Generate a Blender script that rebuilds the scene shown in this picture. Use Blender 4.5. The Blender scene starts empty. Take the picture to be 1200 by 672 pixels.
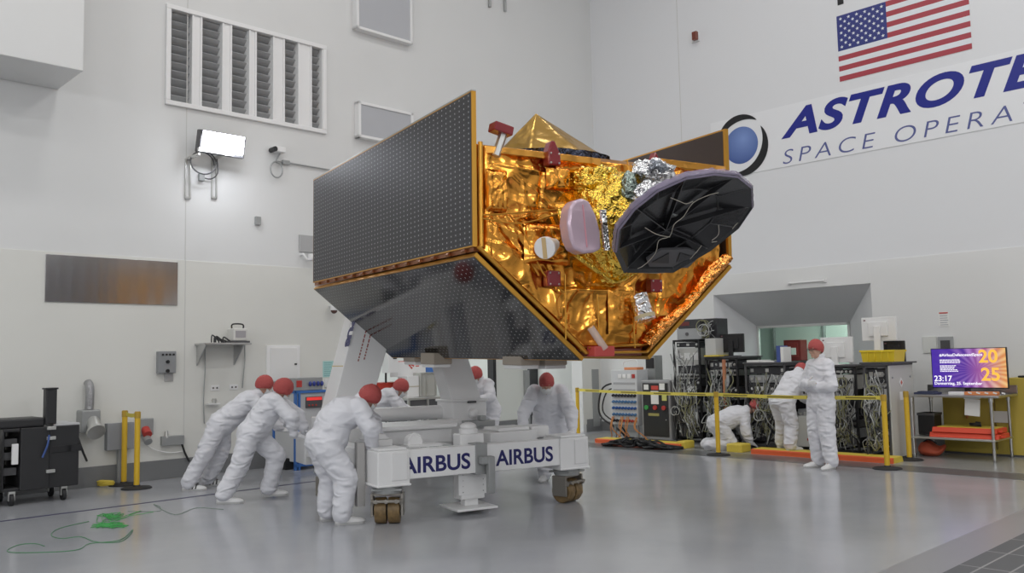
import bpy, bmesh, math, random
from mathutils import Vector as V, Matrix, noise, Quaternion
random.seed(7)
SC = bpy.context.scene
C = SC.collection
PI = math.pi

# ------------------------------------------------------------------ camera
FPX, PITCH, ROLL, YAW, CAMH = 1023.4, .0828, -.020768, .80149, 1.6
cp, sp = math.cos(PITCH), math.sin(PITCH)
FW = V((0, cp, sp)); U0 = V((0, -sp, cp)); R0 = V((1, 0, 0))
RT = math.cos(ROLL)*R0 + math.sin(ROLL)*U0
UP = -math.sin(ROLL)*R0 + math.cos(ROLL)*U0
CAM = V((0, 0, CAMH))
cd = bpy.data.cameras.new('camera'); co = bpy.data.objects.new('camera', cd); C.objects.link(co)
cd.sensor_width = 36; cd.lens = FPX/1200*36; cd.clip_end = 200
m = Matrix((( RT.x, UP.x, -FW.x, CAM.x), (RT.y, UP.y, -FW.y, CAM.y), (RT.z, UP.z, -FW.z, CAM.z), (0, 0, 0, 1)))
co.matrix_world = m
SC.camera = co

# ------------------------------------------------------------------ world, lamps, exposure
SC.view_settings.view_transform = 'Standard'; SC.view_settings.look = 'None'
SC.view_settings.gamma = 1; SC.view_settings.use_curve_mapping = False
SC.view_settings.exposure = 0.0
w = bpy.data.worlds.new('world'); SC.world = w; w.use_nodes = True
w.node_tree.nodes['Background'].inputs[0].default_value = (.8, .85, 1, 1)
w.node_tree.nodes['Background'].inputs[1].default_value = 0.05

DU = V((math.sin(YAW), math.cos(YAW), 0))      # along the left wall towards the corner
DV = V((-math.cos(YAW), math.sin(YAW), 0))     # along the right wall towards the corner
K = V((1.903, 19.308, 0))                      # corner of the two walls
ALW = math.atan2(DU.y, DU.x)                   # left wall frame: x along wall to the corner, y into the wall
ARW = math.atan2(-DV.y, -DV.x)                 # right wall frame: x along wall away from the corner, y into the wall
MLW = Matrix.Translation(K) @ Matrix.Rotation(ALW, 4, 'Z')
MRW = Matrix.Translation(K) @ Matrix.Rotation(ARW, 4, 'Z')
SO = V((-.279, 6.80, 0)); SA = math.radians(29.9)
MS = Matrix.Translation(SO) @ Matrix.Rotation(SA, 4, 'Z')   # frame of the satellite and its trolley: x across, y towards its rear

def area(name, loc, size, power, rot=(0, 0, 0), col=(1, 1, 1), sy=None):
    l = bpy.data.lights.new(name, 'AREA'); l.shape = 'RECTANGLE'; l.size = size; l.size_y = sy or size
    l.energy = power; l.color = col
    o = bpy.data.objects.new(name, l); C.objects.link(o); o.location = loc; o.rotation_euler = rot
    return o
# rows of high-bay lamps under the ceiling (rows run along the left wall)
CEIL = 12.0
for i in range(4):
    for j in range(4):
        p = MLW @ V((-4.5 - 5.6*i, -5.2 - 5.0*j, CEIL-.15))
        area('ceiling_lamp', p, 1.5, 90, (0, 0, ALW), (1, .985, .96), .8)

# floodlights on the two walls behind the camera, like the one seen on the left wall
for fx_, fy_ in ((-25.5, -8.0), (-25.5, -17.0), (-20.0, -23.5), (-11.0, -23.5)):
    p = MLW @ V((fx_, fy_, 5.6)); tgt = MLW @ V((-9.0, -6.0, 1.6))
    area('wall_floodlamp', p, 1.2, 150, (tgt-p).to_track_quat('-Z', 'Y').to_euler(), (.96, .97, 1), .5)

# ------------------------------------------------------------------ pixel helpers (a ray through the photo, met with a plane of the place)
def ray(x, y): return (x-600)/FPX*RT - (y-336)/FPX*UP + FW
def hit(x, y, M, yl):
    "local coordinates, in frame M, where the ray meets the plane local y = yl"
    d = ray(x, y); Mi = M.inverted(); a = Mi @ CAM; b = Mi.to_3x3() @ d
    t = (yl - a.y)/b.y; return a + b*t
def hitx(x, y, M, xl):
    d = ray(x, y); Mi = M.inverted(); a = Mi @ CAM; b = Mi.to_3x3() @ d
    t = (xl - a.x)/b.x; return a + b*t
def gnd(x, y, z=0):
    d = ray(x, y); return CAM + d*((z-CAMH)/d.z)
def adep(x, y, Y):
    d = ray(x, y); return CAM + d*(Y/d.y)

# ------------------------------------------------------------------ materials
MT = {}
def mat(name, col, rough=.5, metal=0, bump=0, bscale=40, emis=None, estr=0, alpha=1, trans=0, coat=0, var=0, vscale=3, spec=None):
    if name in MT: return MT[name]
    m = bpy.data.materials.new(name); m.use_nodes = True; nt = m.node_tree; b = nt.nodes['Principled BSDF']
    b.inputs['Base Color'].default_value = (*col, 1); b.inputs['Roughness'].default_value = rough
    b.inputs['Metallic'].default_value = metal
    if coat: b.inputs['Coat Weight'].default_value = coat; b.inputs['Coat Roughness'].default_value = .04
    if trans: b.inputs['Transmission Weight'].default_value = trans
    if alpha < 1: b.inputs['Alpha'].default_value = alpha
    if spec is not None: b.inputs['Specular IOR Level'].default_value = spec
    if emis: b.inputs['Emission Color'].default_value = (*emis, 1); b.inputs['Emission Strength'].default_value = estr
    tc = nt.nodes.new('ShaderNodeTexCoord')
    if bump:
        n = nt.nodes.new('ShaderNodeTexNoise'); n.inputs['Scale'].default_value = bscale; n.inputs['Detail'].default_value = 4
        nt.links.new(tc.outputs['Object'], n.inputs['Vector'])
        bp = nt.nodes.new('ShaderNodeBump'); bp.inputs['Strength'].default_value = bump; bp.inputs['Distance'].default_value = .02
        nt.links.new(n.outputs['Fac'], bp.inputs['Height']); nt.links.new(bp.outputs['Normal'], b.inputs['Normal'])
    if var:
        n = nt.nodes.new('ShaderNodeTexNoise'); n.inputs['Scale'].default_value = vscale; n.inputs['Detail'].default_value = 5
        nt.links.new(tc.outputs['Object'], n.inputs['Vector'])
        r = nt.nodes.new('ShaderNodeValToRGB'); r.color_ramp.elements[0].position = .3; r.color_ramp.elements[1].position = .7
        r.color_ramp.elements[0].color = (*[c*(1-var) for c in col], 1); r.color_ramp.elements[1].color = (*[min(1, c*(1+var)) for c in col], 1)
        nt.links.new(n.outputs['Fac'], r.inputs['Fac']); nt.links.new(r.outputs['Color'], b.inputs['Base Color'])
    MT[name] = m; return m
WALL = mat('wall_paint', (.74, .745, .74), .32, var=.02, vscale=.6, bump=.03, bscale=1.2)
WALLLOW = mat('wall_panel_paint', (.74, .74, .70), .3, var=.02, vscale=.6, bump=.03, bscale=1.2)
WALLR = mat('right_wall_paint', (.80, .81, .83), .3, bump=.05, bscale=.9)
SEAM = mat('panel_joint', (.45, .45, .44), .6)
BASE = mat('grey_vinyl_base', (.20, .205, .21), .4)
WHITE = mat('white_enamel', (.86, .86, .86), .28)
WHITE2 = mat('white_plastic', (.82, .82, .82), .4)
GREYM = mat('grey_metal', (.36, .37, .37), .4, .3)
DGREY = mat('dark_grey_metal', (.10, .10, .105), .45, .2)
BLACK = mat('black_plastic', (.018, .018, .02), .4)
BLACKR = mat('black_rubber', (.02, .02, .022), .6)
STEEL = mat('steel', (.55, .55, .55), .28, 1)
ALU = mat('aluminium', (.62, .62, .6), .35, .9)
YEL = mat('yellow_enamel', (.74, .47, .03), .4)
YBELT = mat('yellow_belt', (.74, .62, .10), .6)
RED = mat('red_plastic', (.50, .05, .04), .4)
ORANGE = mat('orange_rubber', (.75, .13, .04), .5)
YRUB = mat('yellow_rubber', (.75, .58, .08), .5)
BLUE = mat('blue_enamel', (.05, .17, .50), .4)
NAVY = mat('navy_paint', (.012, .012, .12), .4)
GREEN = mat('green_line', (.05, .35, .08), .5)
BRASS = mat('worn_bronze_tread', (.20, .13, .055), .45, var=.3, vscale=20)
PAPER = mat('paper', (.85, .85, .83), .7)
COVER = mat('white_coverall', (.76, .765, .81), .75)
_nt = COVER.node_tree; _tc = _nt.nodes.new('ShaderNodeTexCoord'); _mp = _nt.nodes.new('ShaderNodeMapping'); _mp.inputs['Scale'].default_value = (1, 1, 1.9); _mp.inputs['Rotation'].default_value = (.5, .6, 0)
_nz = _nt.nodes.new('ShaderNodeTexNoise'); _nz.noise_type = 'RIDGED_MULTIFRACTAL'; _nz.inputs['Scale'].default_value = 5.5; _nz.inputs['Detail'].default_value = 2; _nz.inputs['Distortion'].default_value = .6
_nt.links.new(_tc.outputs['Object'], _mp.inputs[0]); _nt.links.new(_mp.outputs[0], _nz.inputs['Vector'])
_bp = _nt.nodes.new('ShaderNodeBump'); _bp.inputs['Strength'].default_value = .8; _bp.inputs['Distance'].default_value = .05
_nt.links.new(_nz.outputs['Fac'], _bp.inputs['Height']); _nt.links.new(_bp.outputs['Normal'], _nt.nodes['Principled BSDF'].inputs['Normal'])
GLOVE = mat('white_glove', (.74, .74, .76), .6)
SKIN = mat('skin', (.56, .33, .24), .5)
NET = mat('red_bouffant', (.46, .085, .08), .7, bump=.5, bscale=60)
SHOE = mat('white_shoe', (.72, .72, .72), .5)

# ------------------------------------------------------------------ mesh helpers
class MB:
    def __init__(s, M=None): s.bm = bmesh.new(); s.M = M or Matrix(); s.mi = 0
    def _v(s, p): return s.bm.verts.new(s.M @ V(p))
    def face(s, vs):
        try: f = s.bm.faces.new(vs); f.material_index = s.mi; return f
        except ValueError: return None
    def box(s, c, d, R=None):
        x, y, z = d[0]/2, d[1]/2, d[2]/2
        T = Matrix.Translation(V(c)) @ (R.to_4x4() if R else Matrix())
        v = [s._v(T @ V(p)) for p in ((-x,-y,-z),(x,-y,-z),(x,y,-z),(-x,y,-z),(-x,-y,z),(x,-y,z),(x,y,z),(-x,y,z))]
        for f in ((0,3,2,1),(4,5,6,7),(0,1,5,4),(1,2,6,5),(2,3,7,6),(3,0,4,7)): s.face([v[i] for i in f])
        return s
    def bx(s, x0, x1, y0, y1, z0, z1):
        return s.box(((x0+x1)/2, (y0+y1)/2, (z0+z1)/2), (abs(x1-x0), abs(y1-y0), abs(z1-z0)))
    def cyl(s, a, b, r, r2=None, n=16, caps=True):
        a, b = V(a), V(b); r2 = r if r2 is None else r2
        d = (b-a).normalized(); u = d.orthogonal().normalized(); w_ = d.cross(u)
        A, B = [], []
        for i in range(n):
            t = 2*PI*i/n; o = u*math.cos(t) + w_*math.sin(t)
            A.append(s._v(a+o*r)); B.append(s._v(b+o*r2))
        for i in range(n):
            j = (i+1) % n; s.face([A[i], A[j], B[j], B[i]])
        if caps: s.face(A[::-1]); s.face(B)
        return s
    def tube(s, pts, r, n=8, smooth=4, closed=False, taper=None):
        P = [V(p) for p in pts]
        if smooth and len(P) > 2:
            Q = []
            m_ = len(P); rng = range(m_ if closed else m_-1)
            for i in rng:
                g = (lambda k: P[k % m_]) if closed else (lambda k: P[max(0, min(m_-1, k))])
                p0, p1, p2, p3 = g(i-1), g(i), g(i+1), g(i+2)
                for k in range(smooth):
                    t = k/smooth
                    Q.append(.5*((2*p1)+(p2-p0)*t+(2*p0-5*p1+4*p2-p3)*t*t+(3*p1-p0-3*p2+p3)*t**3))
            if not closed: Q.append(P[-1])
            P = Q
        rings = []; N = len(P); u = None
        for i, p in enumerate(P):
            d = (P[(i+1) % N] - P[i-1]) if closed else (P[min(N-1, i+1)] - P[max(0, i-1)])
            if d.length < 1e-9: d = V((0, 0, 1))
            d.normalize()
            u = d.orthogonal().normalized() if u is None else (u - d*u.dot(d))
            if u.length < 1e-6: u = d.orthogonal()
            u.normalize(); w_ = d.cross(u)
            rr = r if taper is None else taper(i/(N-1))*r
            rings.append([s._v(p + (u*math.cos(2*PI*k/n) + w_*math.sin(2*PI*k/n))*rr) for k in range(n)])
        for i in range(N if closed else N-1):
            a, b = rings[i], rings[(i+1) % N]
            for k in range(n): s.face([a[k], a[(k+1) % n], b[(k+1) % n], b[k]])
        if not closed: s.face(rings[0][::-1]); s.face(rings[-1])
        return s
    def prism(s, poly, d0, d1, axis='y'):
        "polygon (a, b) extruded along an axis"
        f = {'y': lambda a, b, d: (a, d, b), 'x': lambda a, b, d: (d, a, b), 'z': lambda a, b, d: (a, b, d)}[axis]
        A = [s._v(f(a, b, d0)) for a, b in poly]; B = [s._v(f(a, b, d1)) for a, b in poly]; n = len(poly)
        for i in range(n): s.face([A[i], A[(i+1) % n], B[(i+1) % n], B[i]])
        s.face(A[::-1]); s.face(B)
        return s
    def sph(s, c, r, n=12, m_=8, R=None):
        r = V((r, r, r)) if not hasattr(r, '__len__') else V(r); c = V(c)
        rows = []
        R = R.to_3x3() if R else Matrix.Identity(3)
        top = s._v(c + R @ V((0, 0, r.z))); bot = s._v(c + R @ V((0, 0, -r.z)))
        for j in range(1, m_):
            ph = PI*j/m_
            rows.append([s._v(c + R @ V((r.x*math.sin(ph)*math.cos(2*PI*i/n), r.y*math.sin(ph)*math.sin(2*PI*i/n), r.z*math.cos(ph)))) for i in range(n)])
        for i in range(n):
            j = (i+1) % n
            s.face([top, rows[0][i], rows[0][j]]); s.face([bot, rows[-1][j], rows[-1][i]])
            for k in range(len(rows)-1): s.face([rows[k][i], rows[k+1][i], rows[k+1][j], rows[k][j]])
        return s
    def lathe(s, prof, c=(0, 0, 0), n=24, R=None):
        R = R.to_3x3() if R else Matrix.Identity(3); c = V(c); rows = []
        for r, z in prof: rows.append([s._v(c + R @ V((r*math.cos(2*PI*i/n), r*math.sin(2*PI*i/n), z))) for i in range(n)])
        for k in range(len(rows)-1):
            for i in range(n): s.face([rows[k][i], rows[k][(i+1) % n], rows[k+1][(i+1) % n], rows[k+1][i]])
        if prof[0][0] > 1e-5: s.face(rows[0][::-1])
        if prof[-1][0] > 1e-5: s.face(rows[-1])
        return s
    def quad(s, a, b, c, d): s.face([s._v(a), s._v(b), s._v(c), s._v(d)]); return s
    def loft(s, rings, caps=True):
        R = [[s._v(p) for p in r] for r in rings]; n = len(R[0])
        for a, b in zip(R, R[1:]):
            for i in range(n): s.face([a[i], a[(i+1) % n], b[(i+1) % n], b[i]])
        if caps: s.face(R[0][::-1]); s.face(R[-1])
        return s
    def build(s, name, mats, parent=None, bevel=0, smooth=False, seg=2, doubles=False):
        if doubles: bmesh.ops.remove_doubles(s.bm, verts=s.bm.verts, dist=1e-5)
        bmesh.ops.recalc_face_normals(s.bm, faces=s.bm.faces)
        me = bpy.data.meshes.new(name); s.bm.to_mesh(me); s.bm.free()
        for m_ in (mats if isinstance(mats, (list, tuple)) else [mats]): me.materials.append(m_)
        o = bpy.data.objects.new(name, me); C.objects.link(o)
        if parent: o.parent = parent
        if smooth:
            for p in me.polygons: p.use_smooth = True
            if smooth != 'all':
                me.set_sharp_from_angle(angle=math.radians(40))
        if bevel:
            b = o.modifiers.new('bevel', 'BEVEL'); b.width = bevel; b.segments = seg; b.limit_method = 'ANGLE'
        return o

def tag(o, label=None, cat=None, group=None, kind=None):
    if label: o['label'] = label
    if cat: o['category'] = cat
    if group: o['group'] = group
    if kind: o['kind'] = kind
    return o
def place(o, M, loc=(0, 0, 0), rz=0):
    o.matrix_world = M @ Matrix.Translation(V(loc)) @ Matrix.Rotation(rz, 4, 'Z'); return o
def thing(name, label, cat, M=Matrix(), loc=(0, 0, 0), rz=0, group=None):
    o = bpy.data.objects.new(name, None); C.objects.link(o); o.empty_display_size = .1
    o.matrix_basis = M @ Matrix.Translation(V(loc)) @ Matrix.Rotation(rz, 4, 'Z')
    return tag(o, label, cat, group)
def solo(o, label, cat, M=None, loc=(0, 0, 0), rz=0, group=None, kind=None):
    if M is not None: o.matrix_basis = M @ Matrix.Translation(V(loc)) @ Matrix.Rotation(rz, 4, 'Z')
    return tag(o, label, cat, group, kind)
def struct(o, M=None, loc=(0, 0, 0)):
    if M is not None: o.matrix_basis = M @ Matrix.Translation(V(loc))
    o['kind'] = 'structure'; return o
def copy_tree(o, parent=None):
    c = o.copy(); C.objects.link(c); c.parent = parent
    for ch in list(o.children): copy_tree(ch, c)
    return c

def text_mesh(s, size, extrude=.002, shear=0, offset=0, align='LEFT', space=1.0, sx=1):
    "lettering as a bmesh in the xz plane facing -y, base line at z = 0; returns (verts, faces)"
    cu = bpy.data.curves.new('t', 'FONT'); cu.body = s; cu.size = size; cu.extrude = extrude; cu.shear = shear; cu.offset = offset
    cu.align_x = align; cu.space_character = space; cu.resolution_u = 7
    o = bpy.data.objects.new('t', cu); C.objects.link(o)
    dg = bpy.context.evaluated_depsgraph_get(); me = bpy.data.meshes.new_from_object(o.evaluated_get(dg))
    vs = [V((v.co.x*sx, -v.co.z, v.co.y)) for v in me.vertices]; fs = [tuple(p.vertices) for p in me.polygons]
    C.objects.unlink(o); bpy.data.objects.remove(o); bpy.data.curves.remove(cu); bpy.data.meshes.remove(me)
    return vs, fs
def add_text(mb, s, size, M, **k):
    vs, fs = text_mesh(s, size, **k); L = [mb._v(M @ v) for v in vs]
    for f in fs: mb.face([L[i] for i in f])
def text_obj(name, s, size, M, material, parent, **k):
    mb = MB(); add_text(mb, s, size, M, **k); return mb.build(name, material, parent)
T = Matrix.Translation
def RX(a): return Matrix.Rotation(a, 4, 'X')
def RY(a): return Matrix.Rotation(a, 4, 'Y')
def RZ(a): return Matrix.Rotation(a, 4, 'Z')
def Lw(x, y, yl=0): return hit(x, y, MLW, yl)
def Rw(x, y, yl=0): return hit(x, y, MRW, yl)
def Sw(x, y, yl=0): return hit(x, y, MS, yl)
# ================================================================== THE ROOM
def wall(name, x0, x1, z0, z1, holes, th, M, material, y0=0):
    "slab in the plane y = 0 .. th with rectangular holes (x0, x1, z0, z1)"
    xs = sorted({x0, x1, *[h[0] for h in holes], *[h[1] for h in holes]}); mb = MB()
    for a, b in zip(xs, xs[1:]):
        cuts = sorted((h[2], h[3]) for h in holes if h[0] <= a and h[1] >= b); z = z0
        for c, d in cuts:
            if c > z: mb.bx(a, b, y0, y0+th, z, c)
            z = d
        if z < z1: mb.bx(a, b, y0, y0+th, z, z1)
    return struct(mb.build(name, material), M)

SEAMZ = 3.15
# floor
fm = mat('epoxy_floor', (.40, .41, .43), .16)
nt = fm.node_tree; b = nt.nodes['Principled BSDF']; tc = nt.nodes.new('ShaderNodeTexCoord')
n1 = nt.nodes.new('ShaderNodeTexNoise'); n1.inputs['Scale'].default_value = .9; n1.inputs['Detail'].default_value = 6
nt.links.new(tc.outputs['Object'], n1.inputs['Vector'])
r1 = nt.nodes.new('ShaderNodeValToRGB'); r1.color_ramp.elements[0].position = .3; r1.color_ramp.elements[1].position = .75
r1.color_ramp.elements[0].color = (.37, .382, .41, 1); r1.color_ramp.elements[1].color = (.44, .45, .475, 1)
nt.links.new(n1.outputs['Fac'], r1.inputs['Fac']); nt.links.new(r1.outputs['Color'], b.inputs['Base Color'])
mr = nt.nodes.new('ShaderNodeMapRange'); mr.inputs['To Min'].default_value = .12; mr.inputs['To Max'].default_value = .22
nt.links.new(n1.outputs['Fac'], mr.inputs['Value']); nt.links.new(mr.outputs['Result'], b.inputs['Roughness'])
b.inputs['Specular IOR Level'].default_value = .6
mb = MB(); mb.bx(-26, 6.5, -24, 7.5, -.3, 0)
struct(mb.build('floor', fm), MLW)
# kerb strip in front of the equipment, along the right wall
mb = MB(); mb.bx(.4, 20, -2.86, -2.28, 0, .004); struct(mb.build('trim_1', mat('floor_band', (.125, .13, .135), .3)), MRW)
mb = MB(); mb.bx(.4, 20, -2.28, 0, 0, .006); struct(mb.build('trim_2', mat('pale_floor_band', (.33, .335, .33), .22)), MRW)
# pale border and dark ribbed tiles at the lower right, parallel to the left wall
mb = MB(); mb.bx(-9, 2.2, -10.05, -9.70, 0, .003); struct(mb.build('trim_3', mat('grey_border', (.27, .27, .285), .3)), MLW)
gm = mat('vent_tile', (.13, .135, .14), .5)
nt = gm.node_tree; b = nt.nodes['Principled BSDF']; tc = nt.nodes.new('ShaderNodeTexCoord')
br = nt.nodes.new('ShaderNodeTexBrick'); br.inputs['Scale'].default_value = 1; br.offset = 0
br.inputs['Color1'].default_value = (.09, .095, .10, 1); br.inputs['Color2'].default_value = (.105, .11, .115, 1)
br.inputs['Mortar'].default_value = (.3, .3, .3, 1); br.inputs['Brick Width'].default_value = .6; br.inputs['Row Height'].default_value = .2
br.inputs['Mortar Size'].default_value = .008
nt.links.new(tc.outputs['Object'], br.inputs['Vector']); nt.links.new(br.outputs['Color'], b.inputs['Base Color'])
mb = MB(); mb.bx(-9, 2.2, -14, -10.05, 0, .004); struct(mb.build('trim_4', gm), MLW)
# dark tape line parallel to the left wall
mb = MB(); mb.bx(-20, -1.2, -2.03, -1.985, 0, .003); struct(mb.build('trim_5', mat('tape', (.03, .03, .09), .5)), MLW)

# left wall with the doorway and the louvred vent
dj0 = Lw(437, 470).x; dj1 = Lw(683, 470).x
va = Lw(199, 12); vb = Lw(377.5, 152)
VX0, VX1, VZ0, VZ1 = Lw(199, 60).x, Lw(377, 100).x, Lw(199, 118).z, Lw(199, 11).z
wall('wall_left', -26, 0, 0, CEIL, [(dj0, dj1, 0, 4.4), (VX0, VX1, VZ0, VZ1)], .3, MLW, WALL)
mb = MB(); mb.bx(-26, dj0-.02, -.014, 0, .16, SEAMZ); struct(mb.build('trim_6', WALLLOW, bevel=.004), MLW)
mb = MB(); mb.bx(dj1+.02, 0, -.014, 0, .16, SEAMZ); struct(mb.build('trim_7', WALLLOW, bevel=.004), MLW)
sx = Lw(217, 300).x
mb = MB(); mb.bx(sx-.005, sx+.005, -.0165, -.013, .16, SEAMZ); struct(mb.build('trim_8', mat('pale_joint', (.62, .62, .6), .6)), MLW)
mb = MB(); mb.bx(sx-.006, sx+.006, -.003, .001, SEAMZ, 9.5); struct(mb.build('trim_9', MT['pale_joint']), MLW)
mb = MB(); mb.bx(-26, dj0-.02, -.022, 0, 0, .27); struct(mb.build('baseboard_left', BASE, bevel=.004), MLW)
mb = MB(); mb.bx(dj1+.1, 0, -.02, 0, 0, .27); struct(mb.build('baseboard_corner', BASE), MLW)
# dark guard on the wall edge right of the doorway
g0, g1 = Lw(693.5, 460), Lw(701, 460)
mb = MB(); mb.bx(g0.x, g1.x, -.03, -.005, .1, Lw(697, 433).z); struct(mb.build('trim_10', GREYM, bevel=.004), MLW)

# right wall with the splayed window niche
na, nb = Rw(836.5, 346.5), Rw(1020.5, 332.2)
NX0, NX1, NZ1 = na.x, nb.x, (na.z+nb.z)/2
NZ0 = 1.05; ND = .85
ia, ib = Rw(887, 383, ND), Rw(996, 377.5, ND)
IX0, IX1, IZ1 = ia.x, ib.x, (ia.z+ib.z)/2
wall('wall_right', -1.5, 20, 0, CEIL, [(NX0, NX1, NZ0, NZ1)], ND, MRW, WALLR)
# fill round the inner window: splayed soffit and cheeks
mb = MB()
O_ = [(NX0, -.0, NZ0), (NX1, 0, NZ0), (NX1, 0, NZ1), (NX0, 0, NZ1)]
I_ = [(IX0, ND, NZ0), (IX1, ND, NZ0), (IX1, ND, IZ1), (IX0, ND, IZ1)]
for i in range(4):
    j = (i+1) % 4; mb.quad(O_[i], O_[j], I_[j], I_[i])
struct(mb.build('window_1', WALLR), MRW)
mb = MB()
fr = .045
mb.bx(IX0, IX1, ND-.03, ND+.04, IZ1-fr, IZ1); mb.bx(IX0, IX0+fr, ND-.03, ND+.04, NZ0, IZ1); mb.bx(IX1-fr, IX1, ND-.03, ND+.04, NZ0, IZ1)
mb.bx(IX0, IX1, ND-.03, ND+.04, NZ0, NZ0+fr)
struct(mb.build('window_2', mat('window_frame_paint', (.7, .72, .7), .4), bevel=.004), MRW)
gl = mat('window_glass', (.75, .9, .84), .02, trans=1); gl.node_tree.nodes['Principled BSDF'].inputs['IOR'].default_value = 1.1
mb = MB(); mb.bx(IX0+fr, IX1-fr, ND, ND+.012, NZ0+fr, IZ1-fr); struct(mb.build('window_3', gl), MRW)
mb = MB(); mb.bx(-.0, 20, -.014, 0, .16, SEAMZ-.05)
# the lower cladding leaves the niche open
mb.bm.free(); mb = MB()
mb.bx(0, NX0, -.014, 0, .16, SEAMZ); mb.bx(NX1, 20, -.014, 0, .16, SEAMZ); mb.bx(NX0, NX1, -.014, 0, NZ1, SEAMZ); mb.bx(NX0, NX1, -.014, 0, .16, NZ0)
struct(mb.build('trim_11', mat('right_panel_paint', (.80, .805, .80), .3), bevel=.003), MRW)
mb = MB(); x = Rw(795, 60).x; mb.bx(x-.006, x+.006, -.002, .001, SEAMZ, 11.9); struct(mb.build('trim_12', MT['pale_joint']), MRW)
mb = MB(); mb.bx(0, 20, -.02, 0, 0, .2); struct(mb.build('baseboard_right', BASE), MRW)
# control room behind the window
mb = MB(); mb.bx(IX0-3, IX1+4, ND+2.6, ND+2.7, 0, 3.2); mb.bx(IX0-3, IX1+4, ND, ND+2.6, 3.1, 3.2); mb.bx(IX0-3.1, IX0-3, ND, ND+2.7, 0, 3.2); mb.bx(IX1+4, IX1+4.1, ND, ND+2.7, 0, 3.2)
mb.bx(IX0-3, IX1+4, ND, ND+2.6, -.02, 0)
struct(mb.build('wall_control', mat('control_wall', (.62, .68, .64), .6)), MRW)
area('control_lamp', MRW @ V(((IX0+IX1)/2+.5, ND+1.3, 3.0)), 1.6, 75, (0, 0, ARW), (.95, 1, .95))
def niche_thing(px0, py0, px1, py1, yl, depth, name, label, cat, m_):
    a, b_ = Rw(px0, py0, yl), Rw(px1, py1, yl)
    mb = MB(); mb.bx(a.x, b_.x, yl, yl+depth, b_.z, a.z); o = mb.build(name, m_, bevel=.01); return solo(o, label, cat, MRW)
t = thing('wall_cabinet', 'dark red cabinet with a white notice seen through the window niche', 'cabinet', MRW)
a, b_ = Rw(918, 399, ND+2.3), Rw(939, 423, ND+2.3)
mb = MB(); mb.bx(a.x, b_.x, ND+2.3, ND+2.6, b_.z, a.z); mb.build('cabinet_body', mat('maroon_paint', (.22, .03, .03), .4), t, bevel=.01)
mb = MB(); mb.bx(a.x+.06, b_.x-.06, ND+2.285, ND+2.3, b_.z+.08, a.z-.06); mb.build('door', mat('maroon_paint2', (.28, .04, .04), .3), t, bevel=.005)
c, d = Rw(927, 408, ND+2.28), Rw(933, 416, ND+2.28)
mb = MB(); mb.bx(c.x, d.x, ND+2.275, ND+2.285, d.z, c.z); mb.build('notice', PAPER, t)
for q0, q1, lab in (((905, 380), (908, 425), 'left'), ((963, 378), (966, 400), 'right')):
    a, b_ = Rw(*q0, ND+2.5), Rw(*q1, ND+2.5)
    mb = MB(); mb.bx(a.x, b_.x, ND+2.5, ND+2.6, 0, 3.1); struct(mb.build('trim_13' if lab == 'left' else 'trim_14', GREYM), MRW)

# ceiling and far walls (behind the camera, they close the hall)
mb = MB(); mb.bx(-26, 1.0, -24, .5, CEIL, CEIL+.2); struct(mb.build('ceiling', mat('ceiling_paint', (.72, .72, .72), .6)), MLW)
mb = MB(); mb.bx(-26.3, -26, -24, 0, 0, CEIL); struct(mb.build('wall_back', WALL), MLW)
mb = MB(); mb.bx(-26, 3, -24.3, -24, 0, CEIL); struct(mb.build('wall_front', WALL), MLW)

# hall beyond the doorway
mb = MB(); mb.bx(dj0-5, 0.0, 5.5, 5.7, 0, 4.6); struct(mb.build('wall_far', mat('far_wall', (.80, .82, .80), .5)), MLW)
mb = MB(); mb.bx(dj0-5, 0.0, .3, 5.7, 4.6, 4.7); struct(mb.build('ceiling_far', MT['far_wall']), MLW)
mb = MB(); mb.bx(-.02, 0.0, .3, 5.7, 0, 4.6); mb.bx(dj0-5.2, dj0-5, .3, 5.7, 0, 4.6); struct(mb.build('wall_hall', MT['far_wall']), MLW)
area('hall_lamp', MLW @ V((dj0+1.0, 2.8, 4.5)), 3.0, 230, (0, 0, ALW), (.97, 1, .98))
# white partition with grey skirt in the doorway
pa, pb = Lw(580.5, 460, 1.5), Lw(618, 460, 1.5)
t = thing('partition_panel', 'tall white sliding door leaf standing behind the doorway, grey skirt at its foot', 'door', MLW)
mb = MB(); mb.bx(pa.x, pb.x, 1.5, 1.62, .25, 4.3); mb.build('leaf', mat('leaf_paint', (.72, .74, .70), .4), t, bevel=.005)
mb = MB(); mb.bx(pa.x, pb.x, 1.48, 1.64, 0.0, .25); mb.build('skirt', BASE, t)
mb = MB(); mb.bx(pa.x-.09, pa.x, 1.46, 1.64, 0.0, 4.3); mb.build('edge_seal', BLACKR, t)
mb = MB(); mb.bx(pb.x-.12, pb.x+.02, 1.44, 1.5, 0.02, Lw(620, 434, 1.5).z); mb.build('corner_guard', GREYM, t)
# dark doorway with steel post
pc, pd = Lw(624, 450, 1.9), Lw(682, 450, 1.9)
mb = MB(); mb.bx(pc.x-.06, pd.x, 1.9, 2.0, 0, 4.3); struct(mb.build('door_1', mat('dark_door', (.025, .026, .03), .3)), MLW)
mb = MB(); q = Lw(672.5, 450, 1.6); mb.bx(q.x-.05, q.x+.03, 1.6, 1.68, 0, 4.3); struct(mb.build('trim_15', STEEL, bevel=.004), MLW)

# ------------------------------------------------------------------ left wall fittings
def lwbox(px0, py0, px1, py1, d):
    "box on the left wall whose front plane is seen at this pixel rectangle"
    a, b_ = Lw(px0, py0, -d), Lw(px1, py1, -d); return a.x, b_.x, b_.z, a.z
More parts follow.
